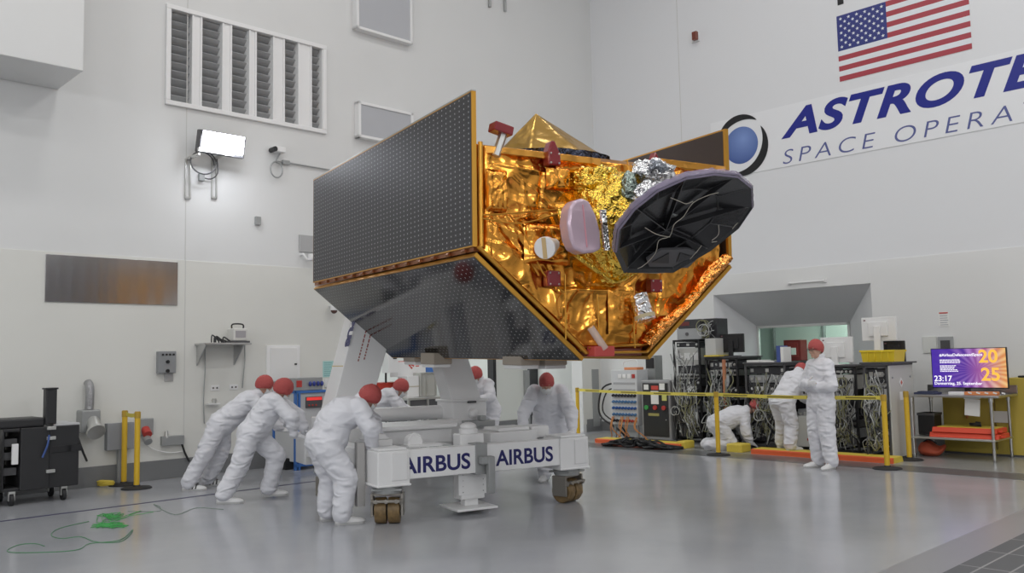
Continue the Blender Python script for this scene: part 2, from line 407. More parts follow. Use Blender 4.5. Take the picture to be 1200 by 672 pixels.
# bulkhead box, upper left
a = Lw(97, 97.5, -1.15); a2 = Lw(84, 108, 0)
bd = 1.0
for k in range(40):
    q = Lw(97, 97.5, -bd); e = q.x - a2.x
    if Lw(97, 97.5, -bd).z > a2.z: bd += .01
q = Lw(97.5, 97, -bd)
mb = MB(); mb.bx(-20, q.x, -bd, .0, a2.z, 9.3); struct(mb.build('trim_16', WALL, bevel=.01), MLW)
# louvred vent in the wall
t = thing('louvre_vent', 'wide white framed vent of six dark louvred bays high on the left wall', 'vent', MLW)
mb = MB(); F = .07
mb.bx(VX0-F, VX1+F, -.05, .0, VZ1, VZ1+F); mb.bx(VX0-F, VX1+F, -.05, .0, VZ0-F, VZ0)
mb.bx(VX0-F, VX0, -.05, 0, VZ0, VZ1); mb.bx(VX1, VX1+F, -.05, 0, VZ0, VZ1)
mb.build('outer_frame', WHITE, t, bevel=.008)
mb = MB(); mb.bx(VX0, VX1, .27, .29, VZ0, VZ1); mb.build('back_screen', mat('vent_dark', (.03, .03, .035), .6), t)
bay = [(199.5, 224), (236, 259.5), (271, 291), (300, 319), (333, 348.5), (364.5, 376.5)]
xs = [(Lw(p0, 80, .0).x, Lw(p1, 80, .0).x) for p0, p1 in bay]
prev = None
for i, (x0, x1) in enumerate(xs):
    x0 = max(x0, VX0+.01); x1 = min(x1, VX1-.01)
    mb = MB(); w0 = x0 - .035; w1 = x1 + .0
    mb.bx(x0-.03, x0, -.03, .25, VZ0, VZ1); mb.bx(x1, x1+.03, -.03, .25, VZ0, VZ1)
    if i: mb.bx(prev, x0-.03, -.015, .01, VZ0, VZ1)
    mb.build('bay_frame', WHITE, t, bevel=.004)
    prev = x1+.03
    mb = MB(); nb_ = 11
    for k in range(nb_):
        z = VZ0 + (k+.5)*(VZ1-VZ0)/nb_
        mb.box(((x0+x1)/2, .12, z), (x1-x0, .16, .012), RX(math.radians(-38)))
    mb.build('louvre_blades', mat('blade_paint', (.42, .43, .44), .4), t)
# two shallow light boxes
for (p0, p1, lab) in (((418, -30), (484, 52), 'upper'), ((420.5, 118), (485, 166), 'lower')):
    a, b_ = Lw(*p0, -.14), Lw(*p1, -.14)
    zt = a.z; zb = Lw(484, 52, -.14).z if lab == 'upper' else Lw(421, 160.5, -.14).z
    t = thing('wall_grille', 'white framed grille box on the left wall, %s' % ('cut by the photo top' if lab == 'upper' else 'just above the solar panel'), 'grille', MLW, group='wall grilles')
    mb = MB(); f = .05
    mb.bx(a.x, b_.x, -.14, 0, zt-f, zt); mb.bx(a.x, b_.x, -.14, 0, zb, zb+f); mb.bx(a.x, a.x+f, -.14, 0, zb, zt); mb.bx(b_.x-f, b_.x, -.14, 0, zb, zt)
    mb.build('frame', WHITE, t, bevel=.006)
    mb = MB(); mb.bx(a.x+f, b_.x-f, -.12, -.02, zb+f, zt-f); mb.build('perforated_face', mat('perforated_grey', (.50, .51, .54), .5, bump=.3, bscale=150), t)
# conduit ends at the top
for px, py, lab in ((574, 8, 'left'), (592, 13, 'right')):
    a = Lw(px, py, -.03); mb = MB(); mb.cyl((a.x, -.03, a.z), (a.x, -.03, 9.8), .03, n=10)
    solo(mb.build('conduit', GREYM, smooth=True), 'grey conduit end hanging into the top of the photo, the %s of two' % lab, 'conduit', MLW)
# floodlight on two brackets
t = thing('floodlight', 'lit white floodlight on two thin brackets with a looped cable, left wall', 'lamp', MLW)
a, b_ = Lw(237, 153, -.42), Lw(285.5, 180, -.42)
zt, zb = Lw(237, 153, -.42).z, Lw(237, 175, -.42).z
xc, zc = (a.x+b_.x)/2, (zt+zb)/2
RL = RZ(math.radians(0)) @ RX(math.radians(14))
mb = MB(); mb.box((xc, -.34, zc), (b_.x-a.x+.06, .16, zt-zb+.06), RL); mb.build('housing', DGREY, t, bevel=.02)
mb = MB(); mb.box((xc, -.425, zc), (b_.x-a.x, .02, zt-zb), RL)
mb.build('lens', mat('lamp_face', (1, 1, 1), .4, emis=(.86, .88, 1), estr=14), t, bevel=.01)
fl = area('floodlight_lamp', MLW @ V((xc, -.47, zc)), b_.x-a.x, 22, (PI/2-.25, 0, ALW), (.9, .93, 1), zt-zb); fl.parent = None
mb = MB(); z1 = Lw(222, 185, -.06).z; 
for px in (220, 251):
    q = Lw(px, 233, -.02); x_ = q.x; zt_ = Lw(px, 186, -.02).z
    for dx in (-.035, .035): mb.bx(x_+dx-.009, x_+dx+.009, -.03, -.002, q.z, zt_)
    mb.bx(x_-.04, x_+.04, -.03, -.002, q.z, q.z+.03)
    mb.bx(x_-.015, x_+.015, -.40, -.0, zt_-.02, zt_+.02)
xa, xb = Lw(220, 200, -.02).x, Lw(251, 200, -.02).x
mb.bx(xa, xb+.12, -.40, -.34, zt_-.01, zt_+.04); mb.bx(xc-.04, xc+.04, -.38, -.3, zt_, zc-.1)
mb.build('bracket', ALU, t)
mb = MB(); L = []
for k in range(15):
    an = 2*PI*k/12; L.append((Lw(236, 190, -.1).x + .19*math.cos(an), -.12-.006*k, Lw(236, 192, -.1).z + .17*math.sin(an)))
mb.tube(L, .011); c0 = Lw(254, 185, -.1); c1 = Lw(255, 203, -.1); c2 = Lw(247, 210, -.05); c3 = Lw(237, 208, -.03)
mb.tube([c0, c1, c2, c3], .01)
mb.build('cable', DGREY, t, smooth=True)
a, b_ = Lw(232, 204), Lw(238, 213); mb = MB(); mb.bx(a.x, b_.x, -.06, 0, b_.z, a.z); mb.build('junction_box', GREYM, t, bevel=.005)
# camera box with cable loop and conduit
t = thing('wall_camera', 'small white camera with a cable loop and grey conduit right of the floodlight', 'camera', MLW)
a, b_ = Lw(325, 171, -.16), Lw(335, 179, -.16)
mb = MB(); mb.bx(a.x, b_.x, -.16, -.0, b_.z, a.z); mb.build('camera_body', WHITE2, t, bevel=.008)
mb = MB(); q = Lw(321, 175, -.12); mb.cyl((q.x, -.17, q.z), (q.x+.0, -.02, q.z), .04, n=12); mb.build('lens', BLACK, t, smooth=True)
mb = MB(); L = [Lw(328, 180, -.05)]
for k in range(10):
    an = .5*PI - 2*PI*k/9; L.append(V((Lw(323.5, 199, -.05).x + .11*math.cos(an), -.05-.004*k, Lw(323.5, 199, -.05).z + .13*math.sin(an))))
L.append(Lw(331, 190, -.03)); mb.tube(L, .012); mb.build('cable', GREYM, t, smooth=True)
mb = MB(); a, b_ = Lw(330, 188), Lw(338, 194); mb.bx(a.x, b_.x, -.05, 0, b_.z, a.z)
e0 = Lw(335, 191); e1 = Lw(420, 203.5); mb.cyl((e0.x, -.03, e0.z), (e1.x, -.03, e0.z-.02), .013, n=8)
mb.build('conduit', GREYM, t)
# small items
def flatbox(name, label, cat, p0, p1, d, material, bevel=.005):
    a, b_ = Lw(*p0, -d), Lw(*p1, -d); x0, x1, z0, z1 = a.x, b_.x, b_.z, a.z
    mb = MB(); mb.bx(x0, x1, -d, 0, z0, z1); return solo(mb.build(name, material, bevel=bevel), label, cat, MLW)
flatbox('switch_box', 'tiny grey switch box alone on the wall below the camera', 'box', (300, 253.5), (306, 264), .05, GREYM)
# stainless panel
a, b_ = Lw(52.8, 300), Lw(207, 356)
z0, z1 = (Lw(52, 354).z+Lw(205.5, 358.2).z)/2, (Lw(53, 298.8).z+Lw(208, 307.2).z)/2
sm = mat('brushed_stainless', (.50, .49, .50), .22, 1)
nt = sm.node_tree; b = nt.nodes['Principled BSDF']; tc = nt.nodes.new('ShaderNodeTexCoord'); mp = nt.nodes.new('ShaderNodeMapping'); mp.inputs['Scale'].default_value = (2.2, 1, .10)
nz = nt.nodes.new('ShaderNodeTexNoise'); nz.inputs['Scale'].default_value = .9; nz.inputs['Detail'].default_value = 2
nt.links.new(tc.outputs['Object'], mp.inputs[0]); nt.links.new(mp.outputs[0], nz.inputs['Vector'])
bp = nt.nodes.new('ShaderNodeBump'); bp.inputs['Strength'].default_value = .16; bp.inputs['Distance'].default_value = .10
nt.links.new(nz.outputs['Fac'], bp.inputs['Height']); nt.links.new(bp.outputs['Normal'], b.inputs['Normal'])
mb = MB(); mb.bx(a.x, b_.x, -.03, -.014, z0, z1)
solo(mb.build('stainless_sheet', sm, bevel=.003), 'long brushed stainless steel panel fixed flat on the left wall', 'panel', MLW)
# metal plate with camera, half hidden by the solar panel
flatbox('wall_plate', 'square grey plate on the wall at the solar panel edge', 'plate', (351, 275), (369, 296.5), .03, mat('plate_grey', (.48, .48, .48), .35, .4))
t = thing('dome_camera', 'small white hook-armed dome camera under the square plate', 'camera', MLW)
q = Lw(361, 302, -.12)
mb = MB(); mb.tube([(q.x-.07, 0, q.z+.05), (q.x-.07, -.1, q.z+.05), (q.x-.03, -.13, q.z-.03), (q.x+.03, -.13, q.z-.04)], .02); mb.build('arm', WHITE2, t, smooth=True)
mb = MB(); mb.lathe([(.0, .07), (.05, .06), (.06, 0), (.05, -.04), (.0, -.06)], (q.x+.06, -.13, q.z)); mb.build('dome', WHITE2, t, smooth=True)
t = thing('dome_camera', 'white dome camera on the wall beneath the lower left tip of the satellite', 'camera', MLW)
q = Lw(391.5, 364, -.15)
mb = MB(); mb.lathe([(.0, .10), (.06, .09), (.065, 0.02), (.06, 0)], (q.x, -.15, q.z)); mb.cyl((q.x, 0, q.z+.08), (q.x, -.15, q.z+.08), .02); mb.build('housing', WHITE2, t, smooth=True)
mb = MB(); mb.sph((q.x, -.15, q.z), .055); mb.build('dome', mat('smoked', (.12, .06, .05), .15), t, smooth=True)
# shelf with analyser
a, b_ = Lw(240, 403, -.36), Lw(295, 403, -.36)
sh0, sh1, shz = a.x, b_.x, Lw(240, 402, -.36).z
t = thing('wall_shelf', 'stainless wall shelf on two brackets carrying a small instrument', 'shelf', MLW)
mb = MB(); mb.bx(sh0, sh1, -.36, 0, shz-.03, shz); mb.build('board', STEEL, t, bevel=.004)
for x_ in (sh0+.03, sh1-.12):
    mb = MB(); mb.prism([(-.33, shz-.03), (-.014, shz-.03), (-.014, shz-.33)], x_, x_+.02, 'x'); mb.build('bracket', STEEL, t)
t = thing('portable_analyser', 'small cream instrument with carry handle on the wall shelf', 'instrument', MLW)
a, b_ = Lw(274, 383.5, -.3), Lw(290, 399, -.3)
mb = MB(); mb.bx(a.x, b_.x, -.30, -.08, shz+.03, shz+.22); mb.build('case', mat('cream_case', (.70, .69, .66), .5), t, bevel=.015)
mb = MB(); mb.bx(a.x+.03, b_.x-.03, -.306, -.30, shz+.08, shz+.18); mb.build('screen', mat('lcd', (.40, .38, .40), .3), t)
mb = MB(); mb.tube([(a.x+.02, -.2, shz+.21), (a.x+.03, -.2, shz+.28), (b_.x-.03, -.2, shz+.28), (b_.x-.02, -.2, shz+.21)], .012); mb.build('handle', BLACK, t, smooth=True)
mb = MB(); mb.bx(a.x-.05, b_.x+.03, -.32, -.05, shz, shz+.03); mb.build('tray', DGREY, t)
mb = MB(); random.seed(3)
for k in range(6):
    x_ = Lw(258, 398, -.25).x + random.uniform(-.16, .02); mb.tube([(x_, -.3, shz+.012), (x_+.05, -.22, shz+.05+random.random()*.08), (x_+.13, -.25, shz+.03), (x_+.16, -.2, shz+.012)], .01)
mb.build('cable_heap', BLACK); o = C.objects['cable_heap']; solo(o, 'black cables and clips heaped on the wall shelf beside the instrument', 'cables', MLW, kind='stuff')
for px, lab in ((239.5, 'left'), (286, 'right')):
    mb = MB(); q = Lw(px, 405, -.03); e = Lw(px+ (0 if lab == 'left' else -2), 455 if lab == 'right' else 497, -.03)
    mb.tube([(q.x, -.05, q.z), (q.x+.01, -.04, (q.z*2+e.z)/3), (q.x-.01, -.04, (q.z+e.z*2)/3), e], .008)
    solo(mb.build('hanging_cable', GREYM, smooth=True), 'thin grey cable running down the wall from the %s end of the shelf' % lab, 'cable', MLW)
# control station (grey box with buttons)
a, b_ = Lw(186, 412, -.1), Lw(206.5, 437.5, -.1)
t = thing('control_station', 'grey control box with dark push buttons and a small plate below on the left wall', 'control box', MLW)
mb = MB(); mb.bx(a.x, b_.x, -.1, 0, b_.z, a.z); mb.build('enclosure', mat('station_grey', (.28, .29, .30), .45), t, bevel=.008)
mb = MB(); W_ = b_.x-a.x
for k in range(4): mb.bx(a.x+W_*(.18+.2*k), a.x+W_*(.18+.2*k)+.03, -.106, -.1, a.z-.06, a.z-.035)
mb.build('indicator_row', BLACK, t)
for k in (0, 1): mb = MB(); mb.cyl((a.x+W_*.5, -.1, a.z-.15-.13*k), (a.x+W_*.5, -.125, a.z-.15-.13*k), .025); mb.build('button', BLACK, t)
c, d = Lw(193, 438, -.03), Lw(203, 447, -.03); mb = MB(); mb.bx(c.x, d.x, -.03, 0, d.z, c.z); mb.build('lower_plate', MT['plate_grey'], t, bevel=.003)
# electrical hatch
a, b_ = Lw(313, 405, -.045), Lw(352, 445, -.045)
t = thing('electrical_hatch', 'flush white access panel with a small black latch on the left wall', 'panel', MLW)
zz0, zz1 = Lw(330, 447, -.04).z, Lw(330, 405, -.04).z
mb = MB(); mb.bx(a.x, b_.x, -.035, 0, zz0, zz1); mb.build('surround', WHITE, t, bevel=.004)
mb = MB(); mb.bx(a.x+.06, b_.x-.06, -.05, -.03, zz0, zz1-.04); mb.build('door', mat('hatch_white', (.80, .80, .79), .4), t, bevel=.003)
q = Lw(346.5, 427, -.05); mb = MB(); mb.bx(q.x-.02, q.x+.02, -.058, -.045, q.z-.012, q.z+.012); mb.build('latch', BLACK, t)
# outlets
for px, py, lab in ((252, 455, 'left'), (274, 454, 'right')):
    t = thing('wall_outlet', 'small twin socket outlet under the shelf, the %s one' % lab, 'outlet', MLW, group='wall outlets')
    q = Lw(px, py, -.02); mb = MB(); mb.bx(q.x-.07, q.x+.07, -.024, -.0, q.z-.04, q.z+.04); mb.build('plate', WHITE2, t, bevel=.004)
    for dx in (-.03, .03): mb = MB(); mb.bx(q.x+dx-.012, q.x+dx+.012, -.028, -.02, q.z-.012, q.z+.012); mb.build('socket', DGREY, t)
t = thing('wall_valve', 'small white valve bracket on the wall under the left outlet', 'valve', MLW)
q = Lw(251, 472, -.08); mb = MB(); mb.bx(q.x-.1, q.x+.08, -.12, 0, q.z-.03, q.z-.01); mb.build('bracket', WHITE2, t); mb = MB(); mb.cyl((q.x, -.08, q.z-.01), (q.x, -.08, q.z+.06), .03); mb.cyl((q.x-.04, -.08, q.z+.03), (q.x+.04, -.08, q.z+.03), .012); mb.build('valve', ALU, t, smooth=True)
# notices
def notice(name, label, p0, p1, M_, hf, col, lines, lc, yl=-.02, head=None):
    a, b_ = hf(*p0, yl), hf(*p1, yl); t = thing(name, label, 'notice', M_)
    mb = MB(); mb.bx(a.x, b_.x, yl, yl+.02, b_.z, a.z); mb.build('sheet', col, t)
    mb = MB(); H_ = a.z-b_.z
    for k in range(lines):
        z = a.z - H_*(k+.8)/(lines+.5); w_ = (b_.x-a.x)*random.uniform(.5, .85)
        mb.bx(a.x+.02, a.x+.02+w_*.95, yl-.002, yl, z-H_*.02, z+H_*.02)
    mb.build('print', lc, t)
    if head: mb = MB(); mb.bx(a.x+.01, b_.x-.01, yl-.003, yl, a.z-H_*.12, a.z-H_*.03); mb.build('heading', head, t)
notice('wall_notice', 'pale green printed notice on the left wall beside the blue framed unit', (378.5, 423.5), (391, 442), MLW, Lw, mat('mint_paper', (.42, .68, .66), .7), 7, mat('mint_ink', (.25, .48, .48), .7))
a, b_ = Lw(381, 444.5, -.04), Lw(390.5, 454, -.04)
flatbox('thermostat', 'small white thermostat under the green notice', 'thermostat', (381, 444.5), (390.5, 454), .04, WHITE2)
# pipe elbow gadget on the far left
t = thing('ventilation_pipe', 'silver pipe elbow with a flanged valve body on the wall behind the black cart', 'pipe', MLW)
q0 = Lw(104, 449, -.08); q1 = Lw(104, 480, -.12); q2 = Lw(106, 494, -.2); q3 = Lw(112, 505, -.38)
mb = MB(); mb.tube([(q0.x, -.05, q0.z), (q0.x, -.12, q0.z-.06), (q0.x, -.13, q1.z+.1), (q1.x, -.13, q1.z)], .055, n=14)
mb.build('hose', mat('foil_hose', (.40, .40, .41), .3, .9, bump=.8, bscale=60), t, smooth=True)
mb = MB(); mb.box((q2.x, -.12, q2.z), (.24, .24, .30)); mb.build('valve_body', GREYM, t, bevel=.02)
mb = MB(); mb.cyl((q2.x+.03, -.2, q2.z), q3, .085); mb.cyl(q3, q3+(q3-q2).normalized()*.04, .115); mb.build('flange', ALU, t, smooth=True)
# grey box and red socket
flatbox('conduit_box', 'plain grey electrical box low on the wall behind the yellow posts', 'box', (126, 497), (157, 526), .12, mat('box_grey', (.30, .31, .33), .5))
q = Lw(140, 527, -.06); mb = MB(); mb.cyl((q.x, -.05, q.z), (q.x, -.05, .0), .03); solo(mb.build('conduit', GREYM, smooth=True), 'grey conduit dropping from the electrical box to the floor', 'conduit', MLW)
t = thing('industrial_socket', 'grey industrial socket with a red cap right of the yellow posts', 'socket', MLW)
a, b_ = Lw(165, 491, -.1), Lw(180, 510, -.1); mb = MB(); mb.bx(a.x, b_.x, -.1, 0, b_.z, a.z); mb.build('housing', GREYM, t, bevel=.01)
q = Lw(172, 508, -.14); mb = MB(); mb.cyl((q.x, -.08, q.z+.05), (q.x, -.18, q.z-.02), .06); mb.build('cap', RED, t, smooth=True)
mb = MB(); q2 = Lw(172, 513, -.14); mb.cyl((q2.x, -.12, q2.z), (q2.x, -.2, q2.z-.06), .055); mb.build('plug', GREYM, t, smooth=True)
mb = MB(); L = [Lw(168, 518, -.06), Lw(180, 527, -.05), Lw(200, 531, -.05), Lw(215, 529, -.04)]; mb.tube(L, .008); mb.build('lead', WHITE2, t, smooth=True)
t = thing('wall_socket', 'silver socket with an upright spout low on the wall left of the pushing workers', 'socket', MLW)
a, b_ = Lw(190, 512, -.08), Lw(216, 521, -.08); mb = MB(); mb.bx(a.x, b_.x, -.08, 0, b_.z, a.z); mb.build('rail', GREYM, t, bevel=.005)
q = Lw(196, 512, -.08); mb = MB(); mb.cyl((q.x, -.05, q.z-.02), (q.x, -.05, q.z+.08), .035, .02); mb.build('spout', ALU, t, smooth=True)
mb = MB(); mb.tube([Lw(213, 520, -.05), Lw(217, 532, -.05), Lw(222, 541, -.05)], .015); mb.build('lead', BLACK, t, smooth=True)

# ------------------------------------------------------------------ right wall fittings
# banner with logo and lettering
BZ0, BZ1 = Rw(1200, 143).z, None
b0 = Rw(877, 204); b1 = Rw(1200, 143); bt = Rw(833, 145)
BZ0 = (b0.z+b1.z)/2; BZ1 = bt.z
t = thing('wall_banner', 'long white banner with blue lettering and globe logo on the right wall', 'banner', MRW)
mb = MB(); mb.bx(bt.x, bt.x+9.2, -.012, -.001, BZ0, BZ1); mb.build('sheet', mat('banner_white', (.86, .87, .89), .35), t)
DBLUE = mat('letter_blue', (.012, .02, .26), .3); SBLUE = mat('small_letter_blue', (.10, .12, .32), .4)
# big word: fit between known corners
a0 = Rw(916, 164); a1 = Rw(1187, 66); zt = Rw(948, 122.7).z; zb = a0.z
def fit_word(name, word, part_, x0, x1, z0, z1, material, parent, shear, offset, space=1.0, yy=-.014, thin=False):
    vs, _ = text_mesh(part_, 1.0, shear=shear, offset=offset, space=space)
    wx0, wx1 = min(v.x for v in vs), max(v.x for v in vs); hz0, hz1 = min(v.z for v in vs), max(v.z for v in vs)
    sx_ = (x1-x0)/(wx1-wx0); sz_ = (z1-z0)/(hz1-hz0)
    M_ = T((x0-wx0*sx_, yy, z0-hz0*sz_)) @ Matrix.Diagonal((sx_, 1, sz_, 1))
    return text_obj(name, word, 1.0, M_, material, parent, shear=shear, offset=offset, space=space, extrude=.001)
fit_word('large_lettering', 'ASTROTECH', 'ASTROT', a0.x, a1.x, (zb+Rw(1035, 116, 0).z)/2 if False else zb, zt, DBLUE, t, .32, .035, 1.08)
s0 = Rw(918, 192); s1 = Rw(1187, 144); sz1 = Rw(921, 176).z
fit_word('small_lettering', 'SPACE OPERATIONS', 'SPACE OPERA', s0.x, s1.x, Rw(918, 193).z, sz1, SBLUE, t, .2, -.012, 1.35)
# globe
q = Rw(869, 170.5); rr = (Rw(889, 170).x - Rw(850, 170).x)/2
gm2 = mat('globe_blue', (.08, .15, .42), .3)
nt = gm2.node_tree; b = nt.nodes['Principled BSDF']; tc = nt.nodes.new('ShaderNodeTexCoord'); mp = nt.nodes.new('ShaderNodeMapping')
mp.inputs['Location'].default_value = (-(q.x+.05)/(rr*1.4), 0, -(q.z+.12)/(rr*1.4)); mp.inputs['Scale'].default_value = (1/(rr*1.4),)*3
gr = nt.nodes.new('ShaderNodeTexGradient'); gr.gradient_type = 'SPHERICAL'; rp = nt.nodes.new('ShaderNodeValToRGB')
rp.color_ramp.elements[0].color = (.05, .10, .33, 1); rp.color_ramp.elements[1].color = (.22, .33, .66, 1)
nt.links.new(tc.outputs['Object'], mp.inputs[0]); nt.links.new(mp.outputs[0], gr.inputs[0]); nt.links.new(gr.outputs['Fac'], rp.inputs['Fac']); nt.links.new(rp.outputs['Color'], b.inputs['Base Color'])
mb = MB(); mb.cyl((q.x, -.012, q.z), (q.x, -.016, q.z), rr*1.0, n=48); mb.build('globe', gm2, t)
def crescent(cx, cz, R_, a0_, a1_, w, shift=0, n=28, ex=1.0, tilt=0):
    mb = MB(); prev = None
    for k in range(n+1):
        u = k/n; an = a0_+(a1_-a0_)*u; wd = w*math.sin(PI*u)**.8+.004
        def pt(r_):
            x_, z_ = r_*ex*math.cos(an), r_*math.sin(an)
            return (cx+x_*math.cos(tilt)-z_*math.sin(tilt), -.0175, cz+x_*math.sin(tilt)+z_*math.cos(tilt))
        cur = (mb._v(pt(R_-wd/2)), mb._v(pt(R_+wd/2)))
        if prev: mb.face([prev[0], prev[1], cur[1], cur[0]])
        prev = cur
    return mb
crescent(q.x+.02, q.z, rr*1.5, math.radians(52), math.radians(168), rr*.36, ex=1.0).build('upper_swoosh', mat('logo_black', (.01, .01, .012), .3), t)
crescent(q.x-.04, q.z, rr*1.54, math.radians(-112), math.radians(32), rr*.44, ex=1.0).build('lower_swoosh', MT['logo_black'], t)
# flag
fa = Rw(980.3, 19.7); fb = Rw(984.5, 96.2); fc = Rw(1139.3, 57)
FX0, FX1, FZ0, FZ1 = fa.x, fc.x, (fb.z+fc.z)/2, fa.z
mb = MB(); hh = (FZ1-FZ0)/13; cx1 = Rw(1038, 5).x
for k in range(13):
    mb.mi = 0 if k % 2 == 0 else 1
    z1_ = FZ1-hh*k; x0_ = FX0 if k >= 7 else cx1
    mb.quad((x0_, -.006, z1_-hh), (FX1, -.006, z1_-hh), (FX1, -.006, z1_), (x0_, -.006, z1_))
mb.mi = 2; mb.quad((FX0, -.006, FZ1-7*hh), (cx1, -.006, FZ1-7*hh), (cx1, -.006, FZ1), (FX0, -.006, FZ1))
mb.mi = 1
for r_ in range(9):
    for c_ in range(11):
        if (r_+c_) % 2: continue
        cx_, cz_ = FX0+(cx1-FX0)*(c_+1)/12, FZ1-7*hh*(r_+1)/10
        P_ = [mb._v((cx_+(.034 if k % 2 == 0 else .014)*math.sin(k*PI/5), -.009, cz_+(.034 if k % 2 == 0 else .014)*math.cos(k*PI/5))) for k in range(10)]
        mb.face(P_)
solo(mb.build('flag', [mat('flag_red', (.42, .055, .075), .4), mat('flag_white', (.80, .84, .88), .4), mat('flag_blue', (.035, .045, .22), .4)]), 'flag with red and white stripes and a blue starred corner on the right wall', 'flag', MRW)
q = Rw(979.5, 6)
mb = MB(); add_text(mb, 'N', .75, T((q.x, -.004, q.z)), offset=.02)
solo(mb.build('wall_lettering', BLACK), 'black capital letter above the flag cut off by the top of the photo', 'lettering', MRW)
# small brown beacon
t = thing('wall_beacon', 'small red brown strobe on the right wall left of the flag', 'strobe', MRW)
a, b_ = Rw(808, 38, -.1), Rw(817, 47, -.1); mb = MB(); mb.bx(a.x, b_.x, -.05, 0, b_.z, a.z); mb.build('base', WHITE2, t, bevel=.01)
mb = MB(); mb.bx((a.x+b_.x)/2-.02, b_.x-.0, -.13, -.05, b_.z+.02, a.z-.02); mb.build('lens', mat('brown_lens', (.20, .05, .03), .25), t, bevel=.01)
# rod above the niche
a, b_ = Rw(924, 332.5, -.05), Rw(966, 328, -.05); mb = MB(); mb.cyl((a.x, -.05, a.z), (b_.x, -.05, a.z), .018); mb.bx(a.x-.03, a.x+.03, -.05, 0, a.z-.03, a.z+.03); mb.bx(b_.x-.03, b_.x+.03, -.05, 0, a.z-.03, a.z+.03)
solo(mb.build('wall_rod', WHITE2), 'thin white rod fixed above the window niche', 'rod', MRW)
random.seed(5)
notice('wall_notice', 'white printed notice with a red heading above the television', (1099.5, 366), (1112.5, 382.5), MRW, Rw, PAPER, 6, mat('grey_ink', (.35, .35, .4), .7), head=mat('red_ink', (.6, .1, .08), .6))
a, b_ = Rw(1098.5, 395, -.06), Rw(1117, 412, -.06)
t = thing('wall_recess_box', 'grey square box with a dark knob behind the top of the television', 'box', MRW)
mb = MB(); mb.bx(a.x, b_.x, -.06, 0, b_.z-.1, a.z); mb.build('box_frame', mat('recess_grey', (.38, .39, .40), .4), t, bevel=.006)
mb = MB(); mb.bx(a.x+.04, b_.x-.04, -.064, -.06, b_.z-.1, a.z-.06); mb.cyl(((a.x+b_.x)/2, -.064, b_.z+.06), ((a.x+b_.x)/2, -.085, b_.z+.06), .025); mb.build('inner_plate', DGREY, t)
a, b_ = Rw(1080.5, 395, -.03), Rw(1098, 414, -.03); mb = MB(); mb.bx(a.x, b_.x, -.03, 0, b_.z, a.z)
solo(mb.build('cover_plate', mat('cover_white', (.70, .71, .68), .5), bevel=.004), 'blank white cover plate left of the grey square box', 'plate', MRW)
# ================================================================== THE SATELLITE
ZB = 2.48; SL, SW, HP, HS, WC = 4.12, 2.64, 1.24, .842, .315
MSAT = MS @ T((0, 0, ZB)) @ RX(math.radians(1.0))
def F(x, y, yl=0): return hit(x, y, MSAT, yl)
def foil_mat(name, col, rough, sc=5, st=.6, var=.0):
    m = bpy.data.materials.new(name); m.use_nodes = True; nt = m.node_tree; b = nt.nodes['Principled BSDF']
    b.inputs['Base Color'].default_value = (*col, 1); b.inputs['Metallic'].default_value = 1; b.inputs['Roughness'].default_value = rough
    tc = nt.nodes.new('ShaderNodeTexCoord'); nz = nt.nodes.new('ShaderNodeTexNoise'); nz.inputs['Scale'].default_value = sc*.6; nz.inputs['Detail'].default_value = 3
    mx = nt.nodes.new('ShaderNodeMixRGB'); mx.inputs['Fac'].default_value = .22
    nt.links.new(tc.outputs['Object'], nz.inputs['Vector']); nt.links.new(tc.outputs['Object'], mx.inputs[1]); nt.links.new(nz.outputs['Color'], mx.inputs[2])
    vo = nt.nodes.new('ShaderNodeTexVoronoi'); vo.inputs['Scale'].default_value = sc; vo.feature = 'F1'
    vo2 = nt.nodes.new('ShaderNodeTexVoronoi'); vo2.inputs['Scale'].default_value = sc*2.7; vo2.feature = 'F1'
    nt.links.new(mx.outputs[0], vo.inputs['Vector']); nt.links.new(mx.outputs[0], vo2.inputs['Vector'])
    ma = nt.nodes.new('ShaderNodeMath'); ma.operation = 'MULTIPLY_ADD'; ma.inputs[1].default_value = .35
    nt.links.new(vo2.outputs['Distance'], ma.inputs[0]); nt.links.new(vo.outputs['Distance'], ma.inputs[2])
    bp = nt.nodes.new('ShaderNodeBump'); bp.inputs['Strength'].default_value = st; bp.inputs['Distance'].default_value = .05
    nt.links.new(ma.outputs[0], bp.inputs['Height']); nt.links.new(bp.outputs['Normal'], b.inputs['Normal'])
    MT[name] = m; return m
GOLD = foil_mat('amber_foil', (.82, .36, .06), .21, 2.6, .30)
GOLD2 = foil_mat('smooth_amber_foil', (.84, .40, .08), .27, 2.5, .12)
YGOLD = foil_mat('yellow_foil', (.80, .54, .09), .2, 12, .6)
ORF = foil_mat('orange_foil', (.92, .40, .10), .2, 10, .5)
SILV = foil_mat('silver_foil', (.80, .80, .82), .2, 12, .6)
DFOIL = foil_mat('dark_blue_foil', (.05, .055, .08), .2, 14, .6)
CFRP = mat('carbon_black', (.018, .018, .02), .24, bump=.1, bscale=30)
EDGE = mat('gold_edge', (.62, .32, .05), .35, .8)
